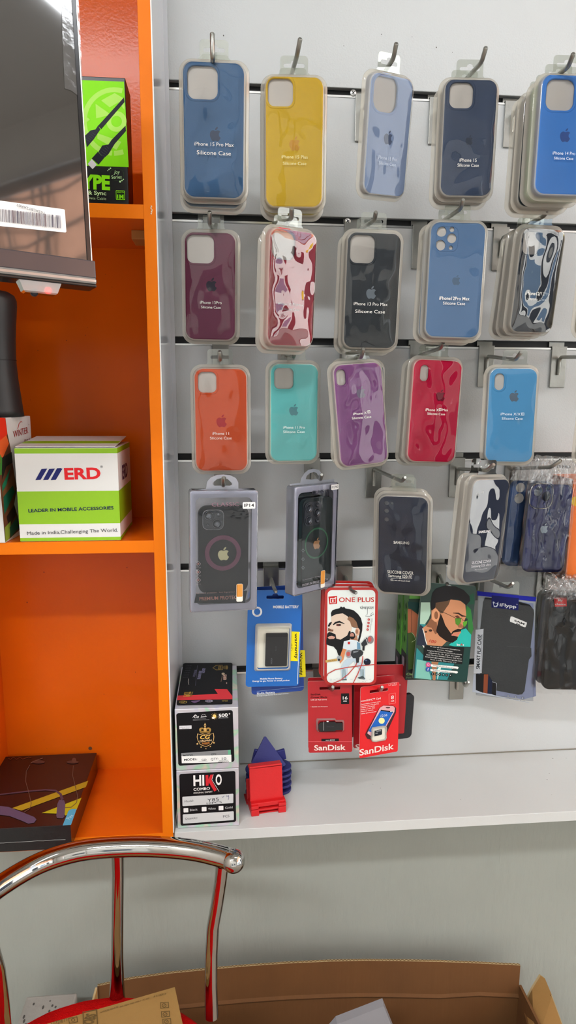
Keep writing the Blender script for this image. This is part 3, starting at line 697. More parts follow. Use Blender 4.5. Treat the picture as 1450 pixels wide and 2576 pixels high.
P.poly([(205, 1010), (620, 985), (600, 1085), (190, 1085)], '#202228')
P.text('CLASSIC', 443, 286, 222, 30, '#d4a4b4', .015)
P.text('ALL round protection / Anti fingerprint /', 362, 1000, 316, 11, '#c9a49c')
P.text('PREMIUM PROTEC', 385, 1045, 305, 27, '#e0a090', .015)
for k, yy in enumerate((768, 834, 900)):
    P.poly([(222, yy - 24), (244, yy), (222, yy + 24), (200, yy)], '#d8c8c8', [[(222, yy - 20), (240, yy), (222, yy + 20), (204, yy)]]); P.dot(222, yy, 8, '#d09088'); P.text(('SHOCK', 'SLIM FIT', 'WIRELESS')[k], 222, yy + 32, 46, 7, '#c8b8b8')
P.build('printed_lettering')
P = Print(it, K8, .0004); P.rect(583, 268, 686, 321, '#f0efee', 8); P.text('IP14', 635, 293, 80, 25, '#101010', .01); P.build('size_sticker')
P = Print(it, K8, .0004); P.rect(532, 930, 584, 1075, '#e8e4da', 12); P.rect(534, 933, 582, 1035, '#c4843a', 6); P.line([(540, 938), (540, 1030)], 3, '#8f5c22'); P.line([(570, 938), (570, 1030)], 3, '#e0b070'); P.build('gold_chip_sticker')
slotted_tab(it, cvt(K8, [(292, 168), (300, 110), (330, 75), (380, 55), (430, 50), (490, 58), (535, 80), (556, 115), (556, 165), (700, 172), (702, 200), (155, 205), (155, 180)]), cvt(K8, [(345, 130), (350, 115), (380, 90), (410, 82), (440, 82), (470, 90), (500, 118), (505, 132), (490, 142), (358, 142)]), M_tabw, .0105, .0115)

it = Item('clear_case_box', (.1429, -.1394, 1.2899), (34.9, 1.1, -.1), 'narrow-looking clear plastic box turned sideways, holding a dark green case', 'phone case box', 'clear hang boxes with black cases')
clear_box(it, .095, .178, .021)
P0 = lambda L: [it.uv(KX[0] + x / KX[2], KX[1] + y / KX[2], -.006) for x, y in L]; KX = K8
b = B(); x0, z0 = it.uv(K8[0] + 1066 / K8[2], K8[1] + 600 / K8[2], -.006)[0], 0
x1 = it.uv(K8[0] + 1306 / K8[2], K8[1] + 600 / K8[2], -.006)[0]; zt = it.uv(K8[0] + 1190 / K8[2], K8[1] + 235 / K8[2], -.006)[1]
cs = rrect(x1 - x0, zt + .082, .011, 6, (x0 + x1) / 2, (zt - .082) / 2); mg = mat('dark_green_case', '#1c2a28', .35)
b.loft([[(p[0], y, p[1]) for p in cs] for y in (.015, .0075)], mat('green_rim', '#29514a', .3), smooth=True); b.slab(cs, .0062, .0078, mg); case = b.build('dark_green_case', it.e)
cx, cz = it.uv(K8[0] + 1148 / K8[2], K8[1] + 360 / K8[2], -.006); cp = rrect(.0365, .0395, .009, 5, cx, cz)
b = B(); b.slab(cp, .0046, .0062, mat('lens_plate', '#3a3d42', .3)); lp = b.build('camera_plate', case)
for dx, dz, r in ((-.009, .0095, .0072), (-.009, -.0095, .0072), (.0085, 0.001, .0072), (.009, .0135, .0035), (.009, -.0125, .0035)):
    b = B(); L = [[(p[0], yy, p[1]) for p in circ(cx + dx, cz + dz, r * k, 24)] for k, yy in ((1, .0046), (1, .0032), (.85, .003), (.78, .0042), (.3, .0043))]
    b.loft(L, mat('lens_ring', '#606468', .22, .7), smooth=True, flip=True); b.build('camera_lens', lp)
c = it.uv(K8[0] + 1182 / K8[2], K8[1] + 600 / K8[2], -.006)
b = B(); b.loft([[(p[0], yy, p[1]) for p in circ(c[0], c[1], r, 56)] for r, yy in ((.0262, .0062), (.0259, .0056), (.0232, .0056), (.023, .0062))], mat('ring_green', '#3a7452', .4, 0), flip=True); b.build('magnet_ring', case)
P = Print(it, K8, -.0058); P.apple(1184, 603, 90, mat('copper_foil', '#cf9c6c', .3, .4)); P.build('fruit_logo', case)
P = Print(it, K8, -.0018); P.text('CLASSIC', 1214, 182, 134, 26, '#565662', .015)
P.text('PREMIUM PROTECTION', 1172, 918, 205, 20, '#c6c2c8', .01); P.text('ALL round protection / Anti fingerprint', 1150, 880, 160, 9, '#b8b4ba')
for yy in (660, 730, 800): P.poly([(1072, yy - 16), (1084, yy), (1072, yy + 16), (1060, yy)], '#9aa8a8', [[(1072, yy - 12), (1081, yy), (1072, yy + 12), (1063, yy)]])
P.build('printed_lettering')
P = Print(it, K8, .0004); P.rect(1301, 124, 1362, 166, '#f0efee', 6); P.text('IP12 PRO', 1332, 145, 50, 18, '#101010', .01); P.build('size_sticker')
P = Print(it, K8, .0004); P.rect(1216, 822, 1250, 960, '#e0dcd0', 8); P.rect(1217, 824, 1249, 930, '#c4843a', 5); P.build('gold_chip_sticker')
slotted_tab(it, cvt(K8, [(1088, 118), (1094, 80), (1120, 40), (1155, 12), (1195, 3), (1235, 12), (1258, 40), (1262, 72), (1250, 96), (1362, 88), (1362, 112), (1004, 142), (1004, 128)]), cvt(K8, [(1130, 88), (1138, 62), (1165, 38), (1195, 30), (1222, 38), (1235, 62), (1228, 82), (1180, 92)]), M_tabw, .0105, .0115)

# ------------------------------------------------------------------ bagged cases at the right
def bag(it, W, H, amp=.006, seed=1, top=.028, name='clear_bag'):
    """crumpled clear bag: front and back sheets pinched at the top"""
    nx, nz = 30, 60; b = B()
    for side in (0, 1):
        G = []
        for j in range(nz + 1):
            t = j / nz; z = -H / 2 + t * (H + top); pinch = max(0, (z - H / 2) / top); w = W * (1 - .22 * pinch ** 1.5)
            row = []
            for i in range(nx + 1):
                u = i / nx * 2 - 1; e = (1 - u ** 6) * min(1, t * 14) * (1 - .9 * pinch)
                d = noise.noise(Vector((u * 4.2 + seed, z * 26 + .6 * noise.noise(Vector((u * 5, z * 30, seed))), seed * 2 + side))); d2 = abs(noise.noise(Vector((u * 9 + z * 30, z * 22, seed + side * 5))))
                yy = (-.0035 - amp * (.45 + .55 * d - .35 * d2)) if side == 0 else (.012 + amp * .4 * (1 + d))
                base = .004
                row.append((u * w / 2 + .0015 * noise.noise(Vector((z * 40, seed, side))), base + (yy - base) * e + pinch * .004 * math.sin(u * 16 + seed), z + .003 * noise.noise(Vector((u * 6, seed, t * 9))) * (1 if t > .9 or t < .06 else 0)))
            G.append(row)
        b.loft(G, M_bag, closed=False, smooth=True, flip=False)
    o = b.build(name, it.e); b = B(); G = []; nx = 44
    for j in range(25):
        t = j / 24; z = H / 2 - .006 + t * (top + .012); row = []
        for i in range(nx + 1):
            u = i / nx * 2 - 1; w = W * (.99 - .16 * math.sin(t * PI * .9) - .06 * t)
            f = abs(noise.noise(Vector((u * 6 + seed + t * 2.5, t * 1.6, seed)))) - .5 * abs(noise.noise(Vector((u * 15 - t * 4, t * 5 + seed, 2))))
            row.append((u * w / 2, -.002 - .013 * f * (.35 + t * .65), z + .005 * noise.noise(Vector((u * 5, seed, 3))) * t))
        G.append(row)
    b.loft(G, M_bagtop, closed=False, smooth=True); b.build('bag_header', it.e)
    return o
def flat_case(it, W, H, col, holes, rr=.012, y0=0, depth=.009, name='phone_case', rough=.4):
    return case_mesh(name, it, W, H, col, holes, None, rr, rough, y0, None, depth)
BG = 'phone cases in crinkled clear bags'
it = Item('bagged_phone_case', (.5413, -.1250, 1.2979), (4.9, .1, 2.6), 'indigo phone case with a chrome lens frame in a crinkled clear bag', 'phone case', BG)
hs = [Cc(it, KG, x, y, r) for x, y, r in ((792, 655, 84), (765, 850, 76), (935, 748, 78), (912, 886, 28), (960, 600, 40))]
flat_case(it, .0755, .152, '#20244c', hs)
rm = R(it, KG, 640, 520, 1046, 966, 130); cx = sum(p[0] for p in rm) / len(rm); cz = sum(p[1] for p in rm) / len(rm)
b = B(); b.loft([[(cx + (p[0] - cx) * k, y, cz + (p[1] - cz) * k) for p in rm] for k, y in ((1, 0), (.99, -.0014), (.95, -.0014), (.94, 0))], M_chrome, smooth=True); b.build('lens_frame', it.e)
P = Print(it, KG, .0003); P.apple(898, 1305, 168, '#a9b8c8'); P.build('fruit_logo')
bag(it, .094, .168, .0050, 4, .034)
it = Item('bagged_phone_case', (.5180, -.0980, 1.3010), (2, .1, 2.6), 'slate blue bagged phone case behind the indigo one', 'phone case', BG)
flat_case(it, .0755, .150, '#33466a', [Cc(it, KG, x, y, r) for x, y, r in ((487, 600, 82), (465, 785, 86))])
bag(it, .088, .165, .003, 7, .03)
it = Item('size_card', tuple(at(1421, 1174, -.07)), (6, 0, 2), 'small pale card with black size lettering above the bagged cases', 'card')
b = B(); b.slab(rrect(.062, .022, .001, 2), 0, .0004, mat('grey_card', '#a8a6a4', .6)); b.build('card', it.e)
P = Print(it, KG); P.text('13 PRO', 1240, 236, 232, 48, '#141414', .03); P.build()
# orange boxed item at the right edge
bx = Item('earphone_box', tuple(at(1433, 1330, -.085)), (0, 0, 0), 'tall orange retail box with darker lettered side, right edge', 'box')
X0 = bx.loc.x; zt = at(1440, 1205, -.085)[2] - bx.loc.z; zb = at(1427, 1460, -.085)[2] - bx.loc.z
b = B(); mo = mat('box_orange', '#d86a20', .5); mo2 = mat('box_rust', '#8e4518', .5)
b.bbox(0, .09, 0, .075, zb, zt, mo, .001); b.box(-.0003, .0, .001, .074, zb + .001, zt - .001, mo2); b.build('carton', bx.e)
b = B(); vs, fs = text_mesh('fingers', .01, .15); xx = [v[0] for v in vs]; L = max(xx) - min(xx)
za = at(1413, 1405, -.070)[2] - bx.loc.z; zc = at(1413, 1328, -.070)[2] - bx.loc.z; k = (zc - za) / L
b.add([(-.0006, .023 - v[1] * k * .95, za + (v[0] - min(xx)) * k) for v in vs], fs, ink('#c8c4bc')); b.build('side_lettering', bx.e)
P = Print(bx, (0, 0, 1)); star = [(1450 + (14 if k % 2 else 11) * math.cos(k * PI / 16), 1261 + (14 if k % 2 else 11) * math.sin(k * PI / 16)) for k in range(32)]
P.poly(star, '#e8c020'); P.build('yellow_starburst')

# ------------------------------------------------------------------ blister cards in the fifth row
def card(it, W, H, r, col, thick=.0006, slot=None, name='card', k=1.1, side=None):
    m = mat('card_' + col.strip('#'), col, .35, k=k, bump=(40, .06)); b = B()
    b.slab(rrect(W, H, r, 5), 0, thick, m, [slot] if slot else [], mat('card_edge', side or '#d8d6d0', .7)); return b.build(name, it.e)
def euro(cx, cz, w=.026, h=.005):
    return [(cx - w / 2 + .001, cz - h / 2), (cx + w / 2 - .001, cz - h / 2), (cx + w / 2, cz), (cx + w / 2 - .001, cz + h / 2), (cx + .005, cz + h / 2), (cx + .004, cz + h / 2 + .0025), (cx, cz + h / 2 + .004), (cx - .004, cz + h / 2 + .0025), (cx - .005, cz + h / 2), (cx - w / 2 + .001, cz + h / 2), (cx - w / 2, cz)]
it = Item('battery_card', (.0755, -.1150, 1.1130), (3.6, -2.8, 2.1), 'bright blue battery card with white blister window and yellow warranty strip', 'battery pack', 'blue battery cards')
c = it.uv(K10[0] + 320 / K10[2], K10[1] + 215 / K10[2]); card(it, .092, .168, .006, '#1262b4', slot=euro(c[0], c[1], .030, .0055))
P = Print(it, K10)
P.text('MOBILE BATTERY', 414, 299, 225, 22, '#f0f4f8', .03)
P.dot(163, 341, 44, '#f0f2f4', inner=28); P.text('3 MONTHS', 163, 312, 50, 9, '#2a4a80'); P.text('WARRANTY', 163, 371, 54, 8, '#2a4a80')
P.text('Mobile Phone Battery', 287, 921, 196, 13, '#e8f0f8', .03); P.text('Energy to go, Power in small pocket', 285, 940, 322, 12, '#e8f0f8', .03)
P.poly([(462, 512), (530, 516), (516, 770), (448, 768)], '#f2e21a'); P.text('warranty', 504, 640, 225, 24, '#181818', .02, rot=-87); P.text('ضمان', 466, 640, 80, 22, '#181818', 0, rot=-87)
P.poly([(530, 516), (534, 516), (516, 968), (510, 968)], '#cfd8e2')
P.build()
g = R(it, K10, 146, 446, 456, 850, 22); cx = sum(p[0] for p in g) / len(g); cz = sum(p[1] for p in g) / len(g); mw_ = film('white_blister', '#fafaf6', 1.4, .1, .86, '#dcdace')
b = B(); b.loft([[(cx + (p[0] - cx) * k, y, cz + (p[1] - cz) * k) for p in g] for k, y in ((1.02, -.0003), (1.0, -.0012), (.97, -.0035), (.93, -.0065), (.90, -.0068), (.88, -.0064))], mw_, smooth=True)
b.flat([(cx + (p[0] - cx) * .88, cz + (p[1] - cz) * .88) for p in g], -.0005, mat('blister_back', '#d2d0c2', .5)); b.build('blister', it.e)
bt = R(it, K10, 234, 522, 422, 806, 8)
b = B(); b.slab(bt, -.0052, -.001, mat('battery_black', '#1d1e20', .35)); b.add([(p[0], -.0054, p[1]) for p in R(it, K10, 242, 524, 420, 552, 4)], [list(range(28))], mat('battery_band', '#0c0c0e', .3)); bo = b.build('battery', it.e)
P = Print(it, K10, .0056); P.text('NOKIA', 288, 770, 52, 14, '#5c5f62', .01, rot=90); P.text('BL-5C', 326, 660, 40, 10, '#484a4e', 0, rot=90); P.build('battery_lettering', bo)
it = Item('battery_card', (.0815, -.0990, 1.1045), (3.6, -2.8, -1.0), 'darker blue battery card hanging behind, its lower edge lettered', 'battery pack', 'blue battery cards')
card(it, .092, .190, .006, '#173f92'); KT = K10
P = Print(it, K10); P.text('Nokia Battery', 240, 1046, 156, 20, '#e8eef6', .02); P.text('Energy to go.Power in a small pocket.', 300, 1060, 276, 11, '#dfe6f0', .01)
P.poly([(520, 672), (578, 676), (586, 906), (524, 912)], '#f0e020'); P.text('Warranty', 546, 795, 200, 26, '#181818', .02, rot=-88); P.line([(160, 1032), (570, 990)], 2, '#8fa8d0'); P.build()

def pouch(it, W, H, y0=0):
    b = B(); mr = mat('pouch_red', '#a8201c', .3)
    b.slab(rrect(W, H, .010, 6), 0, .0015, mr); o = b.build('pouch_body', it.e)
    b = B(); L = []
    for k in range(9):
        s = 1 - k / 8; L.append([(p[0] * (s if k else 1), -.0003 - .003 * (1 - s ** 2), p[1] * (s if k else 1)) for p in resample(rrect(W - .009, H - .008, .008, 6), 60)])
    b = B(); b.flat(rrect(W - .009, H - .008, .008, 6), -.0004, mat('pouch_white', '#d9e0dc', .25)); b.build('pouch_front', it.e)
    return o
EG = 'white and red earphone pouches on one hook'
it = Item('earphone_pouch', (.2056, -.1250, 1.1163), (-4.3, -2.1, -.3), 'white earphone pouch with red border and bearded man portrait, frontmost', 'earphone pouch', EG)
pouch(it, .0895, .171)
KO = (780, 1440, 7.25); P = Print(it, KO, .0006); BK = '#17181a'; SK = '#c6b3a2'
P.text('ONE PLUS', 852, 497, 644, 84, '#b02c26', .015); P.poly([(340, 442), (497, 430), (498, 572), (356, 582)], '#b02420'); P.poly([(372, 470), (470, 470), (470, 560), (372, 560)], '#e8e4e0', [[(382, 480), (460, 480), (460, 550), (382, 550)]]); P.text('1', 420, 516, 24, 48, '#f0ece8', .02); P.text('+', 468, 465, 40, 44, '#f0ece8', .03)
P.text('पंचायत', 1040, 645, 255, 52, '#33383a'); P.line([(1055, 640), (1050, 760), (1010, 795), (1090, 800), (1165, 760), (1150, 730), (1110, 760), (1130, 800)], [6, 6, 8, 8, 7, 6, 6, 3], '#3a4244')
P.poly([(720, 1160), (860, 1150), (880, 1240), (860, 1420), (640, 1420), (690, 1250)], '#a0745c')
P.poly([(395, 800), (470, 760), (600, 740), (690, 790), (740, 850), (760, 960), (770, 1010), (740, 1120), (690, 1160), (560, 1240), (480, 1220), (400, 1110), (330, 1110), (326, 1060), (350, 1010), (335, 960), (385, 890), (390, 840)], SK)
P.poly([(390, 805), (383, 740), (410, 690), (480, 665), (540, 652), (570, 618), (600, 640), (625, 622), (650, 655), (720, 668), (800, 690), (880, 760), (930, 830), (960, 940), (955, 1060), (930, 1170), (895, 1290), (876, 1240), (905, 1120), (915, 1050), (880, 1010), (800, 1005), (765, 985), (735, 900), (690, 800), (600, 745), (480, 762)], BK)
P.poly([(680, 850), (720, 800), (790, 830), (850, 900), (880, 1000), (800, 1000), (760, 985), (735, 900)], '#7a5a44')
P.dot(868, 1080, 42, '#c39a82', 74); P.dot(858, 1078, 22, '#8e6650', 44)
P.poly([(308, 1190), (320, 1110), (350, 1085), (400, 1095), (470, 1130), (482, 1205), (560, 1225), (680, 1150), (720, 1060), (745, 1080), (735, 1200), (700, 1290), (640, 1370), (600, 1450), (550, 1540), (515, 1500), (490, 1420), (430, 1350), (350, 1332), (300, 1310), (300, 1240)], BK)
P.poly([(322, 1190), (350, 1165), (400, 1155), (465, 1175), (440, 1210), (360, 1216)], '#b88c7c')
P.line([(425, 955), (470, 915), (540, 898), (635, 935)], [20, 34, 36, 6], BK); P.line([(338, 985), (372, 930), (400, 905)], [30, 38, 14], BK); P.dot(525, 957, 46, '#4c2420', 20); P.dot(545, 952, 14, BK); P.poly([(335, 1010), (400, 1040), (430, 1040), (425, 1075), (370, 1075), (328, 1060)], '#6e4c3c')
P.poly([(620, 1255), (740, 1225), (860, 1238), (915, 1290), (925, 1400), (860, 1410), (850, 1570), (700, 1570), (680, 1410), (600, 1385)], '#bfcad0'); P.poly([(860, 1260), (915, 1290), (925, 1400), (860, 1400)], '#5f86a0')
P.rect(690, 1262, 732, 1308, '#a82a28'); P.dot(775, 1150, 52, BK, 66); P.dot(768, 1145, 38, '#a8786a', 46); P.poly([(735, 1165), (805, 1165), (790, 1215), (755, 1215)], BK)
P.poly([(600, 1385), (658, 1400), (612, 1590), (550, 1660), (535, 1570)], '#c07c52'); P.line([(285, 1622), (500, 1588)], [44, 44], '#b39458'); P.text('ONE PLUS', 400, 1606, 130, 20, '#5c4820', .01, rot=4); P.dot(540, 1560, 44, '#8a949a', 46); P.dot(530, 1590, 22, '#22282c')
P.poly([(700, 1570), (850, 1570), (930, 1640), (1005, 1740), (1000, 1960), (900, 1920), (895, 1760), (800, 1610), (690, 1720), (672, 1960), (585, 1930), (566, 1740), (640, 1600)], '#a9bac6')
for x in (595, 620, 645, 930, 955, 980): P.line([(x - 5, 1760), (x + 3, 1930)], 8, '#2f5448')
P.poly([(870, 1915), (960, 1880), (1010, 1930), (990, 1945), (900, 1935)], '#3c4648'); P.poly([(560, 1950), (670, 1940), (675, 1958), (580, 1962)], '#3c4648')
P.dot(1045, 1628, 64, '#171c2c', 62); P.dot(1025, 1600, 20, '#4c5878', 12)
P.line([(860, 1640), (830, 1700), (700, 1850), (560, 1960), (400, 2025), (310, 2000), (285, 1930), (330, 1840), (460, 1770), (700, 1725), (900, 1700), (1185, 1675)], 15, '#a83430'); P.line([(965, 1520), (950, 1660), (880, 1830), (790, 2010)], 15, '#a83430')
P.poly([(836, 1560), (905, 1530), (890, 1640), (845, 1645)], '#26282a'); P.dot(712, 1482, 56, '#8c8488', 72); P.dot(700, 1482, 34, '#a8504c', 40); P.poly([(760, 1420), (830, 1398), (930, 1405), (975, 1450), (960, 1500), (880, 1560), (790, 1560), (745, 1500)], '#2c3033'); P.poly([(790, 1430), (900, 1420), (860, 1450), (790, 1470)], '#6e7478')
P.poly([(960, 1330), (1000, 1320), (995, 1420), (955, 1420)], '#232527'); P.poly([(935, 1290), (1030, 1180), (1075, 1230), (1060, 1300), (990, 1345), (945, 1330)], '#2c3033'); P.dot(1105, 1222, 58, '#7c7476', 72); P.dot(1090, 1215, 32, '#a8504c', 48); P.line([(1015, 1190), (1060, 1310)], 8, '#d8d8d8')
for k, (x, y) in enumerate(((1073, 855), (1068, 915), (1060, 975), (1052, 1035))): P.dot(x, y, 21, '#a82a26'); P.text('18#0'[k], x, y, 10, 18, '#f0e8e4')
for k, (a, c) in enumerate(((1118, 900), (1128, 960), (1138, 900), (1108, 1050), (1098, 1100))): P.line([(a, 830 if k < 3 else 930), (a - 4, c)], 3, '#6c7476')
random.seed(5)
for k in range(22): x = random.uniform(360, 1160); y = random.uniform(1925, 1985); P.line([(x, y), (x + random.uniform(20, 60), y + random.uniform(-4, 4))], 4, '#9aa2a2')
P.build('portrait_print')
for k, (dx, dy, dz, ro) in enumerate(((-.004, .009, .0035, .6), (-.0055, .018, .0065, 1.2))):
    i2 = Item('earphone_pouch', (.2056 + dx, -.1250 + dy, 1.1163 + dz), (-4.3, -2.1, -.3 + ro), ('red-bordered earphone pouch just behind the frontmost one', 'rearmost red-bordered earphone pouch on its hook')[k], 'earphone pouch', EG); pouch(i2, .0895, .171)
    b = B(); b.tube([(-.036, -.001, -.06), (-.030, -.001, -.072), (-.038, -.001, -.078)], .0009, mat('pouch_red', '#a8201c', .3), 6); b.build('cable_print', i2.e)

# ------------------------------------------------------------------ red storage cards in the lowest row
KS = (760, 1690, 5.179); RG = 'red storage cards on the lowest hooks'
M_rededge = '#7c1216'
def red_card(loc, ypr, label, slotpx, col='#b3141c', H=.128, W=.0765):
    it = Item('storage_card', loc, ypr, label, 'storage card', RG)
    sl_ = None
    if slotpx:
        c = it.uv(KS[0] + slotpx[0] / KS[2], KS[1] + slotpx[1] / KS[2]); sl_ = rrect(.036, .0052, .001, 2, c[0], c[1])
    card(it, W, H, .003, col, .0008, sl_, side=M_rededge); return it
it = red_card((.1735, -.1180, .9685), (-4, -5.4, -1.0), 'red card holding a black flash drive, marked 16 GB', (365, 215), '#ae1620')
P = Print(it, KS); P.rect(510, 281, 616, 420, '#121214', 6); P.text('16', 564, 340, 62, 40, '#f4f0ee', .02); P.text('GB', 562, 382, 48, 18, '#f4f0ee', .01)
P.text('SanDisk', 180, 294, 134, 20, '#2c0a0c', .02); P.text('Cruzer Blade', 222, 330, 216, 20, '#2c0a0c', .02); P.text('USB 2.0 Flash Drive', 219, 363, 212, 15, '#f0d0cc', .02); P.text('• Reliable and Compact', 225, 453, 222, 13, '#f0d0cc', .02)
P.rect(255, 871, 482, 906, '#121214'); P.text('store MORE', 369, 889, 118, 14, '#e8e0dc', .01); P.line([(85, 909), (655, 909)], 4, '#d87078'); P.text('SanDisk', 365, 985, 410, 68, '#f2e2da', .02); P.build()
g = [(190, 640), (200, 610), (430, 607), (445, 628), (535, 628), (546, 650), (546, 750), (530, 770), (450, 772), (430, 776), (205, 772), (192, 745)]
gl = [it.uv(KS[0] + x / KS[2], KS[1] + y / KS[2]) for x, y in g][::-1]; cx = sum(p[0] for p in gl) / 12; cz = sum(p[1] for p in gl) / 12
b = B(); b.loft([[(cx + (p[0] - cx) * k, y, cz + (p[1] - cz) * k) for p in gl] for k, y in ((1.03, -.0003), (1, -.001), (.95, -.005), (.92, -.0055))], film('blister_rim', '#f8f0f0', 1.6, .06, .4, '#e6d2d0'), smooth=True); b.build('blister', it.e)
fd = [it.uv(KS[0] + x / KS[2], KS[1] + y / KS[2]) for x, y in [(214, 680), (240, 648), (430, 640), (440, 655), (528, 655), (530, 745), (440, 748), (430, 760), (240, 768), (214, 730)]][::-1]
b = B(); b.slab(fd, -.0045, -.0005, mat('drive_black', '#141416', .3)); fo = b.build('flash_drive', it.e)
P = Print(it, KS, .0048); P.text('SanDisk', 370, 710, 100, 20, '#3a3a3e'); P.line([(285, 650), (285, 765)], 4, '#c0c0c0'); P.poly([(320, 640), (350, 640), (345, 656), (325, 656)], '#d8d8d8'); P.build('drive_lettering', fo)
it = red_card((.1745, -.1080, .9705), (-4, -5.4, -.6), 'red storage card just behind the 16 GB one', None, '#a0141c')
it = red_card((.2420, -.0850, .9760), (-4, -5, 0), 'dull red storage card half hidden between the two front cards', None, '#8c1a20')
P = Print(it, KS); P.text('SanDisk', 620, 985, 410, 68, '#f2e2da', .02); P.build('brand_lettering'); P = Print(it, KS)
for k, yy in enumerate((250, 330, 410)): P.text('micro SD', 740 if k else 696, yy, 70, 16, '#c06a6c', 0, rot=-90)
P.build()
it = red_card((.2560, -.0980, .9650), (8, -4, .8), 'red storage card directly behind the 8 GB one', None, '#a81a22')
P = Print(it, KS); P.text('SanDisk', 900, 960, 400, 68, '#f2e2da', .02); P.build()
it = red_card((.2790, -.0900, .9830), (6, -5, 3.5), 'red storage card fanned out to the right at the back', None, '#a41820')
P = Print(it, KS); P.rect(1112, 42, 1180, 76, '#e0a8a4', 5); P.rect(1115, 45, 1177, 73, '#a41820', 4); P.text('HD', 1146, 59, 30, 15, '#e8c8c4', .01); P.text('HD', 1275, 170, 26, 14, '#e8c8c4', .01); P.build()
it = Item('black_pouch', (.3080, -.0850, .9450), (12, 0, 2), 'black fabric pouch peeking out behind the fanned red storage cards', 'pouch')
b = B(); b.slab(rrect(.05, .085, .008, 4), 0, .008, mat('pouch_black', '#15151a', .6, bump=(150, .5))); b.build('pouch_body', it.e)
it = red_card((.2608, -.1200, .9600), (15.7, -3.7, 1.5), 'bright red card marked 8 GB with phone picture and tiny memory card', (1005, 245), '#d8141c')
P = Print(it, KS); P.poly([(1132, 290), (1150, 284), (1222, 272), (1224, 408), (1134, 424)], '#e07a74', [[(1137, 294), (1150, 289), (1217, 278), (1219, 403), (1139, 418)]]); P.text('8', 1181, 332, 34, 44, '#f4ece8', .02); P.text('GB', 1181, 380, 44, 18, '#f4ece8', .01)
P.text('microSDHC™ Card', 898, 362, 256, 24, '#f6e8e4', .015)
for k, (t, w) in enumerate((('Dependable memory card', 250), ('for your favorite photos,', 232), ('videos, and games', 180), ('Easily transfer files', 180), ('between camera,', 162), ('tablet and computer', 200))): P.text(t, 770 + w / 2, 405 + k * 25, w, 14, '#f6e0dc', .015)
P.poly([(1010, 470), (1060, 438), (1190, 440), (1228, 470), (1225, 530), (1080, 850), (1000, 905), (850, 870), (825, 820), (845, 770)], '#3a2024'); P.poly([(1015, 468), (1060, 440), (1190, 445), (1212, 470), (1205, 520), (1010, 870), (960, 880), (850, 800)], '#c8969c')
P.poly([(1030, 495), (1190, 520), (1030, 810), (862, 775)], '#1d58a8'); P.poly([(1030, 493), (1192, 515), (1188, 530), (1024, 508)], '#15181c'); P.dot(1038, 636, 40, '#e4e2a0'); P.text('12:56', 1068, 567, 84, 30, '#e0ecf8', 0, shear=.1); P.dot(1120, 466, 30, '#4a2c30', 8)
for k in range(3): P.rect(1150 + k * 16, 512, 1160 + k * 16, 520, '#e8e8e8')
P.text('HD', 1202, 155, 26, 16, '#f4e0dc', .01); P.poly([(1170, 140), (1228, 132), (1228, 172), (1172, 180)], '#f0c8c4', [[(1174, 143), (1224, 136), (1224, 168), (1176, 176)]]); P.poly([(1128, 155), (1156, 150), (1156, 175), (1128, 180)], '#e8a8a4', [[(1132, 158), (1152, 154), (1152, 171), (1132, 176)]])
P.text('SanDisk', 974, 1006, 440, 78, '#f6e6de', .02, rot=1); P.build()
g = [(900, 750), (915, 720), (1050, 700), (1090, 700), (1098, 730), (1090, 800), (1095, 850), (1080, 880), (950, 905), (905, 900), (893, 860), (905, 800)]
gl = [it.uv(KS[0] + x / KS[2], KS[1] + y / KS[2]) for x, y in g][::-1]; cx = sum(p[0] for p in gl) / 12; cz = sum(p[1] for p in gl) / 12
b = B(); b.loft([[(cx + (p[0] - cx) * k, y, cz + (p[1] - cz) * k) for p in gl] for k, y in ((1.0, -.0005), (.98, -.004), (.9, -.0045), (.86, -.002))], mw_, smooth=True); b.flat([(cx + (p[0] - cx) * .87, cz + (p[1] - cz) * .87) for p in gl], -.0018, mat('blister_back', '#d2d0c2', .5)); b.build('blister', it.e)
P = Print(it, KS, .0030); P.poly([(948, 770), (1045, 748), (1045, 815), (1000, 830), (946, 840)], '#1c2026'); P.text('SanDisk', 1003, 770, 60, 12, '#d8dce0', .01); P.text('8GB', 975, 800, 30, 12, '#c8ccd0'); P.build('memory_card')

# ------------------------------------------------------------------ portrait card and charger boxes behind it
KQ = (980, 1450, 6.042)
it = Item('earphone_card', (.3731, -.1100, 1.1130), (-3.2, -3.9, 4.3), 'dark green card with profile portrait of bearded man in green sunglasses', 'earphone card')
c = it.uv(KQ[0] + 905 / KQ[2], KQ[1] + 188 / KQ[2]); card(it, .096, .173, .006, '#1d3a32', .0010, euro(c[0], c[1], .026, .006), side='#1a2422')
P = Print(it, KQ); SK = '#b57e5c'
P.poly([(480, 395), (620, 395), (628, 560), (600, 640), (540, 730), (465, 722), (470, 600)], '#9dbaa8'); P.poly([(465, 722), (560, 730), (520, 790), (460, 760)], '#2c7c80')
P.poly([(905, 1045), (1040, 920), (1090, 815), (1165, 790), (1245, 885), (1235, 1075), (1130, 1075), (1000, 1065)], '#25a096'); P.poly([(1150, 620), (1190, 640), (1200, 820), (1250, 890), (1280, 800), (1240, 500), (1180, 440)], '#2d6a34'); P.poly([(1180, 430), (1290, 420), (1285, 250), (1200, 300)], '#204a38')
P.poly([(415, 1080), (520, 1200), (510, 1275), (800, 1300), (1200, 1340), (1150, 1590), (380, 1545)], '#2a7478'); P.poly([(420, 1260), (560, 1290), (640, 1570), (395, 1545)], '#6fa89c'); P.poly([(640, 1295), (750, 1300), (720, 1400), (700, 1575), (660, 1572)], '#96684a'); P.poly([(735, 1400), (800, 1340), (760, 1480), (730, 1570)], '#b8d4cc')
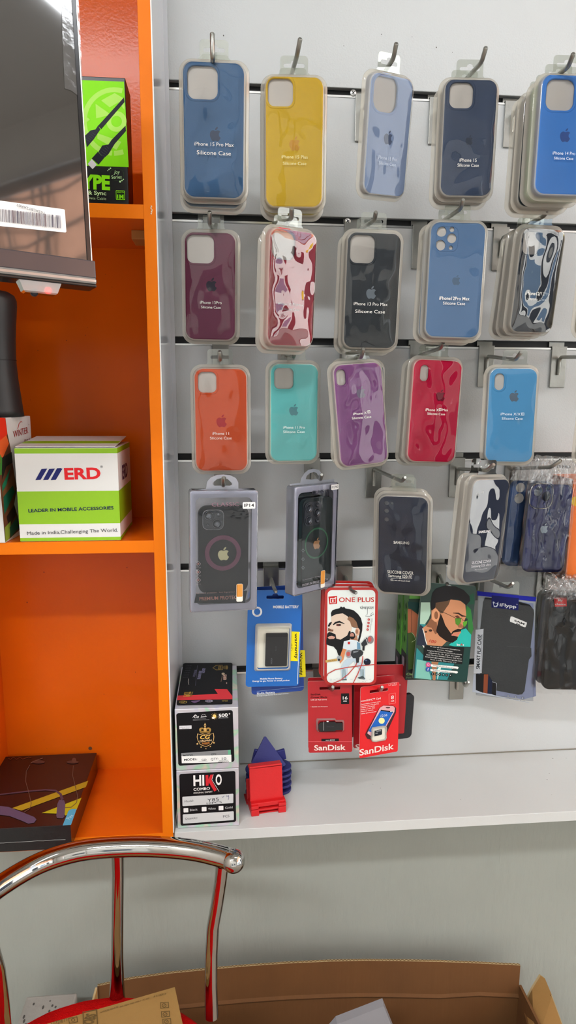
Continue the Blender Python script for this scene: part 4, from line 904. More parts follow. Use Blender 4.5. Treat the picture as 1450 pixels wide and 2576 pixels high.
P.poly([(900, 1060), (1240, 1070), (1180, 1600), (880, 1570), (1000, 1300)], '#1c3834'); P.poly([(470, 730), (530, 780), (575, 1045), (500, 1060), (415, 1040), (440, 880)], '#262c3a')
P.poly([(640, 500), (700, 400), (930, 350), (1080, 370), (1155, 430), (1170, 600), (1135, 690), (1120, 780), (1085, 800), (1090, 850), (1060, 890), (1030, 950), (960, 1000), (870, 990), (800, 1060), (580, 1045), (545, 900), (505, 785), (570, 735), (640, 640)], SK)
P.poly([(625, 640), (720, 700), (740, 850), (700, 880), (640, 780), (560, 760)], '#7c523a')
P.poly([(630, 480), (632, 380), (655, 250), (720, 180), (850, 140), (1000, 150), (1130, 205), (1220, 300), (1228, 370), (1168, 440), (1130, 395), (1060, 362), (1040, 350), (930, 352), (890, 400), (860, 460), (800, 540), (705, 470), (645, 520)], '#1d1c1e')
P.poly([(705, 400), (880, 372), (930, 352), (900, 430), (870, 470), (810, 560), (780, 560), (700, 470)], '#56402f'); P.dot(702, 590, 56, '#c98f6a', 98); P.dot(712, 590, 30, '#7e5238', 60)
P.poly([(780, 560), (815, 640), (850, 740), (940, 870), (965, 830), (1040, 795), (1092, 800), (1090, 832), (1050, 842), (975, 852), (942, 895), (1045, 915), (1030, 960), (960, 1008), (870, 985), (760, 905), (712, 830), (745, 680), (770, 600)], '#1d1512')
P.poly([(943, 882), (1060, 845), (1078, 868), (1040, 897), (950, 902)], '#b8705e'); P.poly([(1030, 700), (1060, 690), (1130, 760), (1120, 782), (1050, 775)], '#8c5a40')
P.line([(965, 555), (1050, 560), (1110, 600), (1168, 605)], [8, 22, 24, 10], '#2a1a14'); P.poly([(990, 600), (1040, 590), (1075, 620), (1040, 640)], '#5a3424')
P.poly([(998, 645), (1030, 630), (1092, 638), (1090, 690), (1045, 748), (1008, 720)], '#4a7a28'); P.poly([(1118, 690), (1185, 672), (1178, 720), (1145, 768), (1122, 740)], '#4f8f2a'); P.line([(740, 512), (860, 560), (1005, 632), (1095, 632), (1118, 668), (1188, 655)], [8, 6, 6, 8, 7, 6], '#2c2620')
P.line([(505, 790), (530, 870), (545, 950), (572, 1035)], 12, '#d8d8d0'); P.dot(625, 820, 26, '#3a2820', 18); P.dot(555, 840, 16, '#3a2820', 14)
P.text('100', 657, 985, 110, 46, '#a81c1c', 0, rot=-8, shear=.2); P.poly([(500, 1045), (585, 1065), (592, 1092), (525, 1085)], '#dcdcd4')
P.text('bo', 1050, 1033, 50, 34, '#e4e4e4', .02); P.text('A', 1098, 1033, 30, 34, '#c01c20', .02); P.text('t', 1125, 1036, 18, 34, '#e4e4e4', .02)
P.poly([(530, 1050), (1138, 1078), (1106, 1332), (514, 1275)], '#131516')
for k, (t, w) in enumerate((('In case of Customer Complaints,', 460), ('Contact Manager:', 240), ('Imagine Marketing Pvt Ltd,131,Gundecha', 530), ('Industrial Est. Nr. Dosti, Goregaon', 480), ('East Mumbai:400063, Phone 022 4212', 540), ('Email:info@imaginemarketingindia.com', 560), ('Made in India Warranty: 1Yr', 400))): P.text(t, 850 - k * 5, 1090 + k * 32, w, 17, '#c8c8c4', rot=-3.5)
P.poly([(625, 1332), (1040, 1368), (1052, 1385), (1035, 1406), (632, 1366)], '#dededa'); P.text('instagram.com/boat.nirvana', 840, 1370, 360, 18, '#1c1c20', .01, rot=-4.5, shear=.2)
P.poly([(618, 1402), (1030, 1436), (1042, 1455), (1025, 1472), (625, 1436)], '#dededa'); P.text('facebook.com/boat.nirvana', 825, 1438, 340, 18, '#1c1c20', .01, rot=-4.5, shear=.2)
P.dot(590, 1340, 38, '#b84878'); P.dot(590, 1338, 18, '#e8c0d0', inner=12); P.dot(585, 1408, 36, '#2c4c90'); P.text('f', 587, 1408, 18, 34, '#f0f0f0', .02)
for k in range(6): P.dot(655 + k * 54, 1478 + k * 4, 20, '#101414', inner=12 if k % 2 else 6); P.dot(655 + k * 54, 1478 + k * 4, 6, '#d8d8d8')
P.build('portrait_print')
CHG = 'green and black charger boxes on the hook'
def charger(px, yf, d, w, lab, front):
    p = at(px, 1600, yf); it = Item('charger_box', (p[0] + w / 2, yf, p[2] + .005), (0, -1, 1.0), lab, 'charger box', CHG)
    zt = it.uv(px, 1490)[1]; zm = it.uv(px, 1647)[1]; zb = it.uv(px, 1711)[1]; b = B()
    b.bbox(-w / 2, w / 2, 0, d, zm, zt, mat('box_green', '#4c8a2c', .4), .001); b.bbox(-w / 2, w / 2, 0, d, zb, zm, mat('box_black', '#101213', .35), .001); b.build('carton', it.e)
    b = B(); x = -w / 2 - .0004
    for k, t in enumerate('◊⌁▸⌃'):
        z = zt - .03 - k * .02; b.add([(x, d * .3, z), (x, d * .5, z - .008), (x, d * .62, z + .002), (x, d * .45, z + .008)], [(0, 1, 2, 3)], ink('#1f4a18')); b.add([(x, d * .75, z - .009), (x, d * .8, z - .009), (x, d * .8, z + .008), (x, d * .75, z + .008)], [(0, 1, 2, 3)], ink('#1f4a18'))
    b.add([(x, d * .3, zm - .010), (x, d * .7, zm - .010), (x, d * .7, zm - .026), (x, d * .3, zm - .026)][::-1], [(0, 1, 2, 3)], ink('#8a7a84')); b.build('side_icons', it.e)
    if front:
        P = Print(it, KQ); P.rect(276, 340, 560, 1190, '#20342a'); P.poly([(280, 490), (330, 500), (462, 600), (440, 700), (420, 950), (350, 850), (280, 860)], '#8a5238'); P.poly([(280, 380), (480, 400), (470, 560), (380, 520), (285, 470)], '#123230'); P.poly([(282, 860), (340, 850), (400, 950), (410, 1100), (390, 1400), (290, 1420)], '#33461e'); P.line([(335, 500), (335, 860)], 6, '#4c2c20')
        P.line([(340, 850), (380, 900), (400, 960), (340, 1000)], 7, '#8a9a70'); P.text('Charger', 365, 1483, 205, 34, '#8fae6c', .01); P.text('Fast Charge', 375, 1535, 225, 22, '#587850'); P.build('front_print')
    return it
charger(1025.5, -.098, .034, .055, 'green and black charger box right behind the portrait card, scenic front', True)
charger(1009.5, -.060, .034, .055, 'green and black charger box behind the other one, nearer the wall', False)

# ------------------------------------------------------------------ flip case box
it = Item('flip_case_box', (.4988, -.0800, 1.0702), (-24, -4.5, -2.2), 'clear-fronted flip case box with deep blue header strip', 'flip case box')
W, H = .100, .188
b = B(); M_sil = mat('silver_card', '#9fa4aa', .35, .3); b.bbox(-W / 2, W / 2, .003, .018, -H / 2, H / 2, M_sil, .0015); b.build('carton', it.e)
b = B(); b.flat(rrect(W, H, .001, 2), 0, M_film); b.loft([[(p[0], y, p[1]) for p in rrect(W, H, .001, 2)] for y in (.003, 0)], M_acr); b.build('clear_front', it.e)
def crop_poly(L, off=0): return [it.uv(K11[0] + x / K11[2], K11[1] + y / K11[2], off) for x, y in L]
P = Print(it, K11, .0003 - .0030); P.poly([(735, 195), (1120, 240), (1140, 960), (1040, 985), (650, 925), (680, 780)], '#7f86a4')
P.build('silver_window')
fb = crop_poly([(745, 193), (1000, 225), (1090, 250), (1122, 290), (1125, 320), (1095, 600), (1050, 920), (1030, 945), (1000, 948), (830, 915), (705, 850), (706, 440), (728, 230)], -.002)[::-1]
b = B(); mb = mat('flip_leather', '#0b0b0c', .6, bump=(260, .1), spec=.1); b.slab(fb, .0012, .0028, mb); fo = b.build('flip_case', it.e)
b = B(); st_ = crop_poly([(915, 572), (1102, 585), (1104, 650), (1075, 690), (930, 680)], -.001)[::-1]; b.slab(st_, .0006, .0012, mb); b.build('strap', fo)
P = Print(it, K11, .0004); P.poly([(682, 145), (1142, 192), (1136, 226), (684, 180)], '#1c2296'); P.poly([(795, 178), (1006, 200), (1002, 295), (793, 272)], '#141a58')
P.poly([(803, 228), (812, 226), (822, 238), (838, 238), (846, 226), (847, 250), (836, 268), (812, 268)], '#c8d0e0', [[(812, 238), (836, 242), (838, 252), (824, 262), (810, 254)]]); P.text('iFlypp', 922, 258, 130, 24, '#f0f2f6', .02, rot=-4); P.text('™', 990, 250, 12, 8, '#f0f2f6')
P.poly([(670, 445), (732, 437), (718, 782), (655, 785)], '#b0b4ba'); P.text('SMART FLIP CASE', 695, 616, 285, 26, '#1c2028', .02, rot=88); P.line([(722, 480), (712, 770)], 2.5, '#30343c')
P.poly([(655, 785), (835, 860), (828, 955), (1090, 1010), (1086, 1012), (645, 927)], '#9da4b0'); P.poly([(672, 788), (735, 790), (730, 935), (672, 912)], '#161618'); P.poly([(735, 790), (768, 790), (762, 940), (730, 932)], '#7c4028'); P.poly([(768, 790), (800, 845), (795, 945), (762, 940)], '#161c30'); P.poly([(800, 850), (832, 860), (828, 955), (795, 945)], '#141416')
for k, x in enumerate((922, 982, 1036)): P.rect(x - 8, 950 + k * 8, x + 8, 964 + k * 8, '#50545c', 2); P.rect(x - 5, 953 + k * 8, x + 5, 963 + k * 8, '#9da4b0', 2); P.text(('Card slot', 'Magnetic', 'Soft')[k], x, 976 + k * 9, 40, 5, '#50545c')
P.build('printed_wrap')
P = Print(it, K11, .0006); P.poly([(943, 342), (955, 342), (1068, 388), (1068, 400), (1058, 425), (1046, 424), (938, 382), (936, 370)], '#e8e8e6'); P.text('SAM', 1010, 386, 84, 13, '#101010', .03, rot=-19); P.text('J6', 1000, 402, 40, 13, '#101010', .03, rot=-19); P.build('size_sticker')
slotted_tab(it, cvt(K11, [(795, 172), (800, 150), (812, 80), (1000, 72), (1012, 85), (1006, 190)]), cvt(K11, [(855, 105), (960, 108), (962, 120), (855, 118)]), M_tab, .002, .0024)

# ------------------------------------------------------------------ black bagged cases, far right
KM = (1330, 1440, 7.575)
p = at(1434, 1625, -.14); it = Item('bagged_phone_case', tuple(p), (-3, 0, 1.8), 'black phone case with a small red tag in a clear bag, right edge', 'phone case', BG)
flat_case(it, .079, .163, '#0e0f12', [Cc(it, KM, x, y, r) for x, y, r in ((635, 680, 104), (622, 938, 108), (800, 800, 50))])
lr = R(it, KM, 440, 540, 905, 1055, 110); cx = sum(q[0] for q in lr) / len(lr); cz = sum(q[1] for q in lr) / len(lr)
b = B(); b.loft([[(cx + (q[0] - cx) * k, y, cz + (q[1] - cz) * k) for q in lr] for k, y in ((1, 0), (.99, -.001), (.96, -.0008), (.95, 0))], mat('silicone_15161a', '#15161a', .4), smooth=True); b.build('lens_rim', it.e)
P = Print(it, KM, .0012); P.poly([(488, 480), (728, 478), (734, 645), (505, 652)], '#cc1f22'); P.text('My', 612, 530, 90, 44, '#f6e8e4', .02); P.text('choice', 612, 606, 205, 34, '#f6e8e4', .02); P.build('red_tag')
bag(it, .100, .180, .0055, 12, .026)
for k, (c_, dx, dy) in enumerate((('#1c2430', -.001, .024), ('#12201e', .000, .048))):
    i2 = Item('bagged_phone_case', (p[0] + dx, p[1] + dy, p[2] + .002 * k), (-3, 0, 1.8 + k), ('navy bagged phone case behind the red-tagged one', 'rearmost bagged phone case at the lower right edge')[k], 'phone case', BG)
    flat_case(i2, .079, .163, c_, []); bag(i2, .092, .176, .003, 15 + k, .02)
# ------------------------------------------------------------------ lamp boxes stacked on the white shelf
def holo():
    m = bpy.data.materials.new('holographic_foil'); m.use_nodes = True; nt = m.node_tree; b = nt.nodes['Principled BSDF']
    tc = nt.nodes.new('ShaderNodeTexCoord'); n = nt.nodes.new('ShaderNodeTexNoise'); n.inputs['Scale'].default_value = 14; n.inputs['Detail'].default_value = 2; n.inputs['Distortion'].default_value = 1.5
    r = nt.nodes.new('ShaderNodeValToRGB'); e = r.color_ramp.elements
    e[0].position = .25; e[0].color = hexl('#b4b2d8', 1.1); e[1].position = .75; e[1].color = hexl('#c8ccc8', 1.1)
    for p, c in ((.42, '#d2d2d8'), (.52, '#cfc8d4'), (.6, '#a9d8bc'), (.68, '#d8d4c4')):
        x = e.new(p); x.color = hexl(c, 1.1)
    b.inputs['Metallic'].default_value = .45; b.inputs['Roughness'].default_value = .3
    nt.links.new(tc.outputs['Object'], n.inputs['Vector']); nt.links.new(n.outputs[0], r.inputs[0]); nt.links.new(r.outputs[0], b.inputs['Base Color']); return m
M_holo = holo(); KH = (440, 1640, 5.483)
yf = -.186; x0 = at(445, 2000, yf)[0]; x1 = at(601.5, 2000, yf)[0]; zh = at(520, 1935.5, yf)[2]; zc = at(520, 1781.5, yf)[2]
def lamp_box(za, zb, label, dep=.165):
    it = Item('product_box', ((x0 + x1) / 2, yf, (za + zb) / 2), (0, 0, 0), label, 'box', 'stacked black and silver product boxes')
    w = (x1 - x0) / 2; h = (zb - za) / 2; b = B(); b.bbox(-w, w, 0, dep, -h, h, M_holo, .0012); b.build('carton', it.e); return it
it = lamp_box(SH + .0003, zh - .0004, 'black and silver box with big white and red lettering, foot of stack')
P = Print(it, KH)
P.poly([(62, 1712), (68, 1695), (82, 1684), (815, 1644), (830, 1650), (836, 1665), (846, 2318), (840, 2335), (822, 2346), (102, 2398), (88, 2392), (80, 2375)], '#0d0d10')
P.text('HI', 332, 1772, 150, 140, '#d6d4d2', .03); P.poly([(424, 1702), (462, 1698), (464, 1760), (492, 1694), (538, 1690), (505, 1762), (580, 1905), (545, 1925), (470, 1800), (466, 1842), (428, 1846)], '#b8242c'); P.line([(532, 1692), (512, 1762), (612, 1925)], 5, '#d6d4d2'); P.text('O', 606, 1760, 84, 140, '#d6d4d2', .03)
P.text('COMBO', 372, 1888, 228, 36, '#dcdad6', .02, rot=2); P.text('ORIGINAL EXPERT', 390, 1936, 264, 20, '#cac8c4', .01, rot=2)
P.poly([(104, 2005), (112, 1996), (800, 1955), (808, 1962), (808, 2076), (800, 2084), (116, 2126), (106, 2118)], '#b9bbbc'); P.text('Model:', 198, 2055, 126, 28, '#2c2e34', 0, rot=3.5); P.text('Y85', 527, 2038, 158, 44, '#17181c', .0, rot=3.5)
P.text('10PCS', 545, 2078, 210, 26, '#17181c', 0, rot=3); P.line([(652, 1990), (660, 2010), (680, 1985)], 6, '#2a3468'); P.line([(735, 1980), (715, 1972), (712, 1995), (738, 1990), (742, 1975), (745, 2010), (738, 2040)], 5, '#2a3468')
for x, t in ((154, 'Black'), (405, 'White'), (638, 'Gold')):
    yy = 2182 - (x - 154) * .065; P.rect(x - 33, yy - 30, x + 33, yy + 30, '#dcdcdc', 8); P.text(t, x + 108, yy - 8, 104 if x > 200 else 106, 30, '#b8babc', 0, rot=3)
P.poly([(110, 2246), (118, 2238), (806, 2194), (814, 2202), (816, 2306), (808, 2316), (122, 2366), (112, 2358)], '#b9bbbc'); P.text('Quantity:', 228, 2290, 172, 28, '#2c2e34', 0, rot=3.5); P.text('PCS', 710, 2262, 86, 32, '#2c2e34', 0, rot=3.5)
P.build('printed_front')
it = lamp_box(zh, zc, 'black and silver box with gold crown crest, topmost of the stack', .168)
P = Print(it, KH)
P.poly([(20, 870), (28, 855), (45, 846), (765, 802), (785, 806), (800, 824), (823, 1488), (815, 1508), (795, 1518), (75, 1570), (58, 1562), (48, 1545)], '#0b0b0e')
P.rect(62, 1016, 232, 1062, '#c8c8cc', 3); P.text('Official Crown', 146, 1036, 150, 10, '#3a3a3c'); P.text('Verification', 148, 1053, 100, 9, '#3a3a3c')
P.text('Go', 300, 890, 66, 40, '#e4e4e4', .01, shear=.3); P.line([(248, 905), (275, 870), (290, 865)], 6, '#e4e4e4'); P.line([(362, 895), (380, 862), (405, 858), (430, 875)], 4, '#c8c8c8'); P.line([(358, 900), (440, 892)], 6, '#c8c8c8'); P.text('energy', 402, 888, 60, 12, '#c8c8c8'); P.line([(250, 928), (432, 920)], 3, '#8c8c8c'); P.line([(250, 944), (476, 932)], 4, '#8c8c8c')
P.text('500', 668, 872, 126, 46, '#ececec', .03, rot=3); P.text('+', 754, 852, 22, 30, '#ececec', .03); P.line([(602, 912), (738, 905)], 4, '#ececec'); P.dot(547, 886, 26, '#d8b868', 28); P.dot(532, 908, 22, '#e8e4d8', 14)
for k in range(12):
    a = k * PI / 6; P.line([(547 + 36 * math.cos(a), 884 + 36 * math.sin(a)), (547 + 46 * math.cos(a), 884 + 46 * math.sin(a))], 4, '#c8a050')
GO = '#c9a468'; GD = '#9c7a3c'
P.poly([(350, 1110), (335, 1070), (345, 1048), (375, 1038), (405, 1048), (418, 1035), (432, 1048), (465, 1036), (492, 1048), (502, 1070), (488, 1108), (420, 1118)], GD, [[(362, 1085), (370, 1060), (392, 1062), (400, 1088)], [(440, 1088), (448, 1062), (470, 1060), (478, 1085)]]); P.dot(418, 1010, 15, GO, 22, 8); P.dot(418, 985, 5, GO, 10); P.line([(352, 1098), (420, 1108), (486, 1096)], 6, '#1c1408'); P.poly([(406, 1048), (418, 1030), (430, 1048), (424, 1090), (412, 1090)], GO)
outer = [(312, 1122), (345, 1132), (385, 1122), (422, 1136), (465, 1120), (500, 1128), (535, 1112), (545, 1165), (538, 1215), (505, 1270), (430, 1306), (350, 1275), (318, 1220), (304, 1170)]
inner = [(424 + (x - 424) * .93, 1208 + (y - 1208) * .93) for x, y in outer]; P.poly(outer, GO, [inner])
P.text('CG', 420, 1168, 140, 52, '#d4ac58', .03, shear=.25); P.text('CROWN', 425, 1220, 166, 26, '#d6b88c', .02, rot=2); P.text('SABSE', 428, 1252, 106, 19, '#c8823c', .02, rot=2); P.text('ACCHA', 428, 1273, 62, 10, '#b87838', .01)
def star5(x, y, r): return [(x + (r if k % 2 == 0 else r * .42) * math.sin(k * PI / 5), y - (r if k % 2 == 0 else r * .42) * math.cos(k * PI / 5)) for k in range(10)]
for x, y, r in ((312, 1263, 18), (540, 1247, 18), (364, 1307, 13), (492, 1298, 13), (430, 1328, 11)): P.poly(star5(x, y, r), GO)
P.poly([(88, 1390), (772, 1342), (775, 1420), (90, 1440)], '#77787a'); P.rect(734, 1345, 772, 1412, '#5c9c7c'); P.text('MODEL:', 194, 1420, 150, 22, '#101012', .02); P.text('QTY:', 540, 1405, 74, 26, '#101012', .01)
P.poly([(93, 1432), (780, 1412), (782, 1512), (97, 1530)], '#d8d8d6'); P.text('MODEL:', 220, 1476, 180, 28, '#17181a', .02, rot=1); P.text('G20', 404, 1480, 66, 28, '#17181a', 0, rot=1); P.line([(330, 1500), (455, 1497)], 3, '#303030'); P.text('QTY:', 550, 1470, 104, 32, '#17181a', .0, rot=1); P.text('10', 680, 1465, 60, 38, '#17181a', 0); P.line([(612, 1490), (740, 1486)], 3, '#303030'); P.text('2024.4.19', 672, 1506, 142, 14, '#17181a', .01)
P.build('printed_front')
# printing on the lid of the upper box: traced on the horizontal plane
class TopPrint(Print):
    def __init__(s, it, z, crop): super().__init__(it, crop); s.z = z
    def p(s, x, y): q = at(s.c[0] + x / s.c[2], s.c[1] + y / s.c[2], s.z, 2); return (float(q[0]), float(q[1]))
    def build(s, name, parent=None):
        for i, v in enumerate(s.b.v): s.b.v[i] = s.it.Mi @ Vector((v[0], v[2], s.z - v[1]))
        return s.b.build(name, parent or s.it.e)
P = TopPrint(it, zc + .0002, KH)
P.poly([(118, 168), (140, 156), (780, 152), (795, 165), (796, 710), (785, 722), (45, 740), (28, 730), (25, 700)], '#0f0f12')
P.poly([(38, 605), (595, 582), (548, 514), (722, 516), (795, 612), (795, 655), (30, 668)], '#c23038')
P.text('500', 692, 350, 74, 44, '#d8b09c', .03, rot=-90); P.text('+', 715, 432, 22, 24, '#d8b09c', .03, rot=-90); P.line([(655, 330), (638, 415)], 5, '#b08870'); P.dot(668, 305, 22, '#b8a488', 16)
P.poly([(570, 185), (658, 182), (664, 252), (570, 256), (520, 222)], '#8c7440', [[(578, 192), (650, 190), (655, 245), (578, 248), (532, 222)]]); P.text('CG', 622, 220, 44, 40, '#a88c4c', .03, rot=-90); P.dot(700, 218, 38, '#5c4c28', 26); P.dot(720, 218, 10, '#8c7440', 30)
P.text('GOLDEN CROWN', 398, 262, 160, 16, '#a09cc0', .01, rot=-92); P.text('SUPERIOR HIGH BRIGHTNESS', 344, 322, 278, 17, '#a09cc0', .01, rot=-93); P.text('SABSE ACHHA QUALITY LCD HD', 276, 300, 230, 12, '#8c88a8', 0, rot=-94); P.line([(312, 190), (285, 470)], 2, '#8c88a8')
for k in range(6): P.text('24.95 000', 195 - k * 9, 196 + k * 32, 72, 10, '#55545c')
P.text('TOP1', 170, 590, 150, 38, '#c8a040', .02, rot=-93); P.text('TOP1', 222, 588, 148, 22, '#8c7434', .01, rot=-93); P.line([(190, 375), (185, 420), (195, 460)], 8, '#b0a8a0')
P.dot(115, 700, 52, '#a89040', 20, 44); P.text('GP', 115, 700, 60, 16, '#a89040', .02); P.poly([(222, 685), (350, 672), (340, 690), (275, 715), (235, 700)], '#5c4868'); P.dot(472, 686, 52, '#9898a8', 18, 44); P.text('CEO', 480, 686, 80, 18, '#b0a8c0', .02); P.text('TOP SALE', 690, 684, 80, 20, '#a08c40')
P.build('printed_lid')

# ------------------------------------------------------------------ folding phone stands on the shelf
KR = (590, 1820, 8.53)
SG = 'folding plastic phone stands on the white shelf'
M_red = mat('stand_red', '#c4181c', .4, k=1.15, bump=(300, .1)); M_blue = mat('stand_blue', '#23276c', .45, k=1.1, bump=(300, .1))
q = at(630, 2051, SH, 2)
def red_stand(loc, label, zo=0):
    e = bpy.data.objects.new('phone_stand', None); COL.objects.link(e); tag(e, label, 'phone stand', SG)
    e.matrix_world = Matrix.Translation(loc) @ Rm(8, 0, 0); return e
w = .0605
e = red_stand((q[0] + .001, q[1], SH), 'red folding phone stand standing frontmost on the white shelf')
b = B(); TL_ = Matrix.Translation((0, .006, .020)) @ Matrix.Rotation(rad(-9), 4, 'X')
b.bbox(.0, w - .003, 0, .0035, 0, .0595, M_red, .0016, T=TL_); b.bbox(.0, w - .003, .0, .016, .055, .0605, M_red, .0016, T=TL_); b.build('back_plate', e)
b = B(); b.bbox(0, w, -.0015, .012, .0135, .0215, M_red, .0012); b.bbox(0, .013, -.005, .0, .0125, .0185, M_red, .001); b.bbox(w - .013, w, -.005, .0, .0125, .0185, M_red, .001); b.build('upper_tray', e)
b = B(); b.bbox(0, w, 0, .045, 0, .0022, M_red, .0008); b.bbox(0, .0135, -.005, .004, 0, .0115, M_red, .0012); b.bbox(w - .0135, w, -.005, .004, 0, .0115, M_red, .0012); b.bbox(.0, w, -.0035, .003, .0075, .0112, M_red, .0008); b.bbox(0, .006, .004, .044, .0022, .010, M_red, .001); b.bbox(w - .006, w, .004, .044, .0022, .010, M_red, .001); b.build('lower_tray', e)
b = B(); vs, fs = text_mesh('LONGQI', .01); xs = [v[0] for v in vs]; k = .018 / (max(xs) - min(xs))
b.add([(.020 + (v[0] - min(xs)) * k, .003 + v[1] * k * 1.3, .0608) for v in vs], fs, mat('stand_red_letter', '#d0403a', .4), T=TL_); b.build('embossed_lettering', e)
e2 = red_stand((q[0] - .0045, q[1] + .030, SH), 'second red phone stand nested close behind the frontmost red one')
b = B(); b.bbox(0, .056, 0, .004, .004, .044, M_red, .0014, T=Matrix.Rotation(rad(-12), 4, 'X')); b.bbox(-.001, .057, .0, .030, 0, .0025, M_red, .001); b.build('back_plate', e2)
# blue stands: rounded foot plates stacked on each other, a pointed back plate on the topmost
qb = at(735, 1968, SH + .004, 2)
lz = .0108
for k in range(5):
    e = bpy.data.objects.new('phone_stand', None); COL.objects.link(e); e.matrix_world = Matrix.Translation((.0675 + .0008 * (k % 2), -.094 + .001 * (k % 3), SH + .001 + k * lz)) @ Rm(8 + k % 2, 0, 0)
    tag(e, ('lowest blue phone stand of the pile behind the red stand', 'second blue phone stand from the shelf in the pile', 'middle blue phone stand of the pile behind the red stand', 'blue phone stand just under the topmost pointed one', 'topmost blue phone stand with the tall pointed back plate')[k], 'phone stand', SG)
    b = B(); o_ = rrect(.083, .036, .0175, 10); b.loft([[(p[0], p[1], z) for p in [(p_[0] * s, p_[1] * s) for p_ in o_]] for s, z in ((.985, 0), (1, .0008), (1, .0034), (.985, .0042))], M_blue, cap0=True, cap1=True); b.bbox(-.024, .024, -.012, .012, .0042, .0095, M_blue, .001); b.build('foot_plate', e)
    if k == 4:
        T = Matrix.Translation((-.0035, -.008, .006)) @ Matrix.Rotation(rad(-24), 4, 'X'); b = B()
        tri = [(-.031, 0), (.031, .0), (.0335, .003), (.0015, .0535), (-.0015, .0535), (-.0335, .003)]
        b.slab(tri, -.0017, .0017, M_blue); b.v = [T @ v for v in b.v]; b.build('pointed_plate', e)
        b = B(); b.bbox(-.032, -.012, .004, .010, .004, .030, M_blue, .0015, T=Matrix.Rotation(rad(14), 4, 'Y')); b.bbox(.014, .036, .006, .012, .004, .024, M_blue, .0015, T=Matrix.Rotation(rad(-10), 4, 'Y')); b.build('side_arms', e)

# ------------------------------------------------------------------ things on the orange shelves
KL = (0, 700, 3.2222); yf = -.192; SBz = 1.3035
xa, xb = at(59, 1366, yf)[0] - .004, at(304, 1366, yf)[0]; zt = at(296, 1126, yf)[2]
it = Item('product_box', ((xa + xb) / 2, yf, (SBz + zt) / 2), (0, 0, 0), 'green and white carton with red letters and three blue slashes', 'box')
w = (xb - xa) / 2; h = (zt - SBz) / 2; GR = '#84b414'; b = B(); D = .125
m_w = mat('carton_white', '#d4d4d2', .45, bump=(18, .1)); m_g = mat('carton_green', GR, .45)
zs = [it.uv(180, 700 + y / 3.2222)[1] for y in (2055 + 10 + 35, 1990, 1725, 1420)]
zz = [-h] + zs + [h]; ms = [m_g, m_w, m_g, m_w, m_g]
b.bbox(-w, w, 0, D, -h, h, m_w, .0015)
for k in range(5):
    b.box(-w - .0002, w + .0002, -.0002, D, zz[k] + (.0008 if k == 0 else 0), zz[k + 1] - (.0008 if k == 4 else 0), ms[k])
b.build('carton', it.e)
b = B(); T = Matrix.Translation((0, .001, h)) @ Matrix.Rotation(rad(4), 4, 'X')
b.box(-w + .001, w - .003, 0, D * .9, .001, .002, m_w, T=T); b.box(-w + .001, w - .003, .03, .055, .002, .0022, m_g, T=T); b.build('lid_flap', it.e)
P = Print(it, KL, .0005)
for k in range(3): x = 287 + k * 62; P.poly([(x + 50, 1545), (x + 96, 1543), (x + 42, 1634), (x, 1636)], '#1f2460')
P.poly([(287 + 175, 1541), (500, 1539), (448, 1632), (412, 1633)], '#1f2460')
P.text('ERD', 669, 1582, 294, 88, '#cc2228', .035, rot=1); P.text('®', 824, 1527, 22, 18, '#30343c'); P.text('LEADER IN MOBILE ACCESSORIES', 577, 1872, 692, 26, '#152040', .02, rot=1.5); P.text('Made in India,Challenging The World.', 590, 2053, 738, 28, '#3c3e40', 0, rot=1.5)
P.build()
b = B(); vs, fs = text_mesh('ERD', .03); b.add([(w + .0006, .035 + v[0] * .030, .018 + v[1] * .03) for v in vs], fs, ink('#4a2c50')); b.build('side_lettering', it.e)
# WINTER carton, turned
pa = at(13, 1366, SBz, 2); pb = at(76, 1046, -.075)
dx, dy = pb[0] - pa[0], pb[1] - pa[1]; ang = math.degrees(math.atan2(dy, dx)); L = math.hypot(dx, dy); Hh = pb[2] - SBz
it = Item('product_box', (pa[0] + dx / 2, pa[1] + dy / 2, SBz + Hh / 2), (ang, 0, 0), 'tall white carton with rainbow shards, left end of the orange shelf', 'box')
b = B(); b.bbox(-L / 2, L / 2, 0, .10, -Hh / 2, Hh / 2, m_w, .001); b.build('carton', it.e)
KW = (0, 720, 3.79); P = Print(it, KW)
P.poly([(-40, 1250), (52, 1255), (70, 1400), (100, 1540), (120, 1690), (160, 1930), (135, 2080), (170, 2200), (190, 2320), (52, 2440), (0, 1900), (-30, 1500)], '#5a3420')
P.poly([(-40, 1250), (50, 1256), (70, 1410), (30, 1480), (-20, 1600)], '#d8301c'); P.poly([(-10, 1480), (60, 1420), (85, 1500), (20, 1650), (-10, 1700)], '#e0602c'); P.poly([(10, 1640), (110, 1580), (120, 1680), (60, 1720), (20, 1850)], '#1c1c16'); P.poly([(0, 1600), (20, 1640), (15, 1800), (0, 1800)], '#3c7a30'); P.poly([(20, 1900), (90, 1750), (110, 1690), (60, 1900), (25, 2010)], '#1c6a48'); P.poly([(25, 1960), (130, 1760), (160, 1930), (60, 2080), (30, 2080)], '#6c4428'); P.poly([(30, 2010), (120, 1900), (140, 1960), (40, 2180)], '#14503c'); P.poly([(60, 2200), (135, 2080), (150, 2180), (90, 2300)], '#2c1c18'); P.poly([(45, 2300), (100, 2240), (90, 2400), (52, 2440)], '#7a8c30'); P.poly([(90, 2300), (160, 2200), (180, 2300), (100, 2400)], '#1c4c38')
P.text('WINTER', 198, 1390, 142, 62, '#9c2420', .0, rot=4); P.line([(168, 1360), (180, 1310), (200, 1288), (210, 1296)], 5, '#b83020'); P.text('TM', 272, 1320, 10, 8, '#3a3a3a'); P.text('EAR', 262, 1470, 60, 30, '#7c2420')
P.build('printed_side')
bt = bpy.data.objects.new('bottle', None); COL.objects.link(bt); yb = -.125; pbs = at(0, 1046, yb); rx = at(60, 1046, yb)[0]
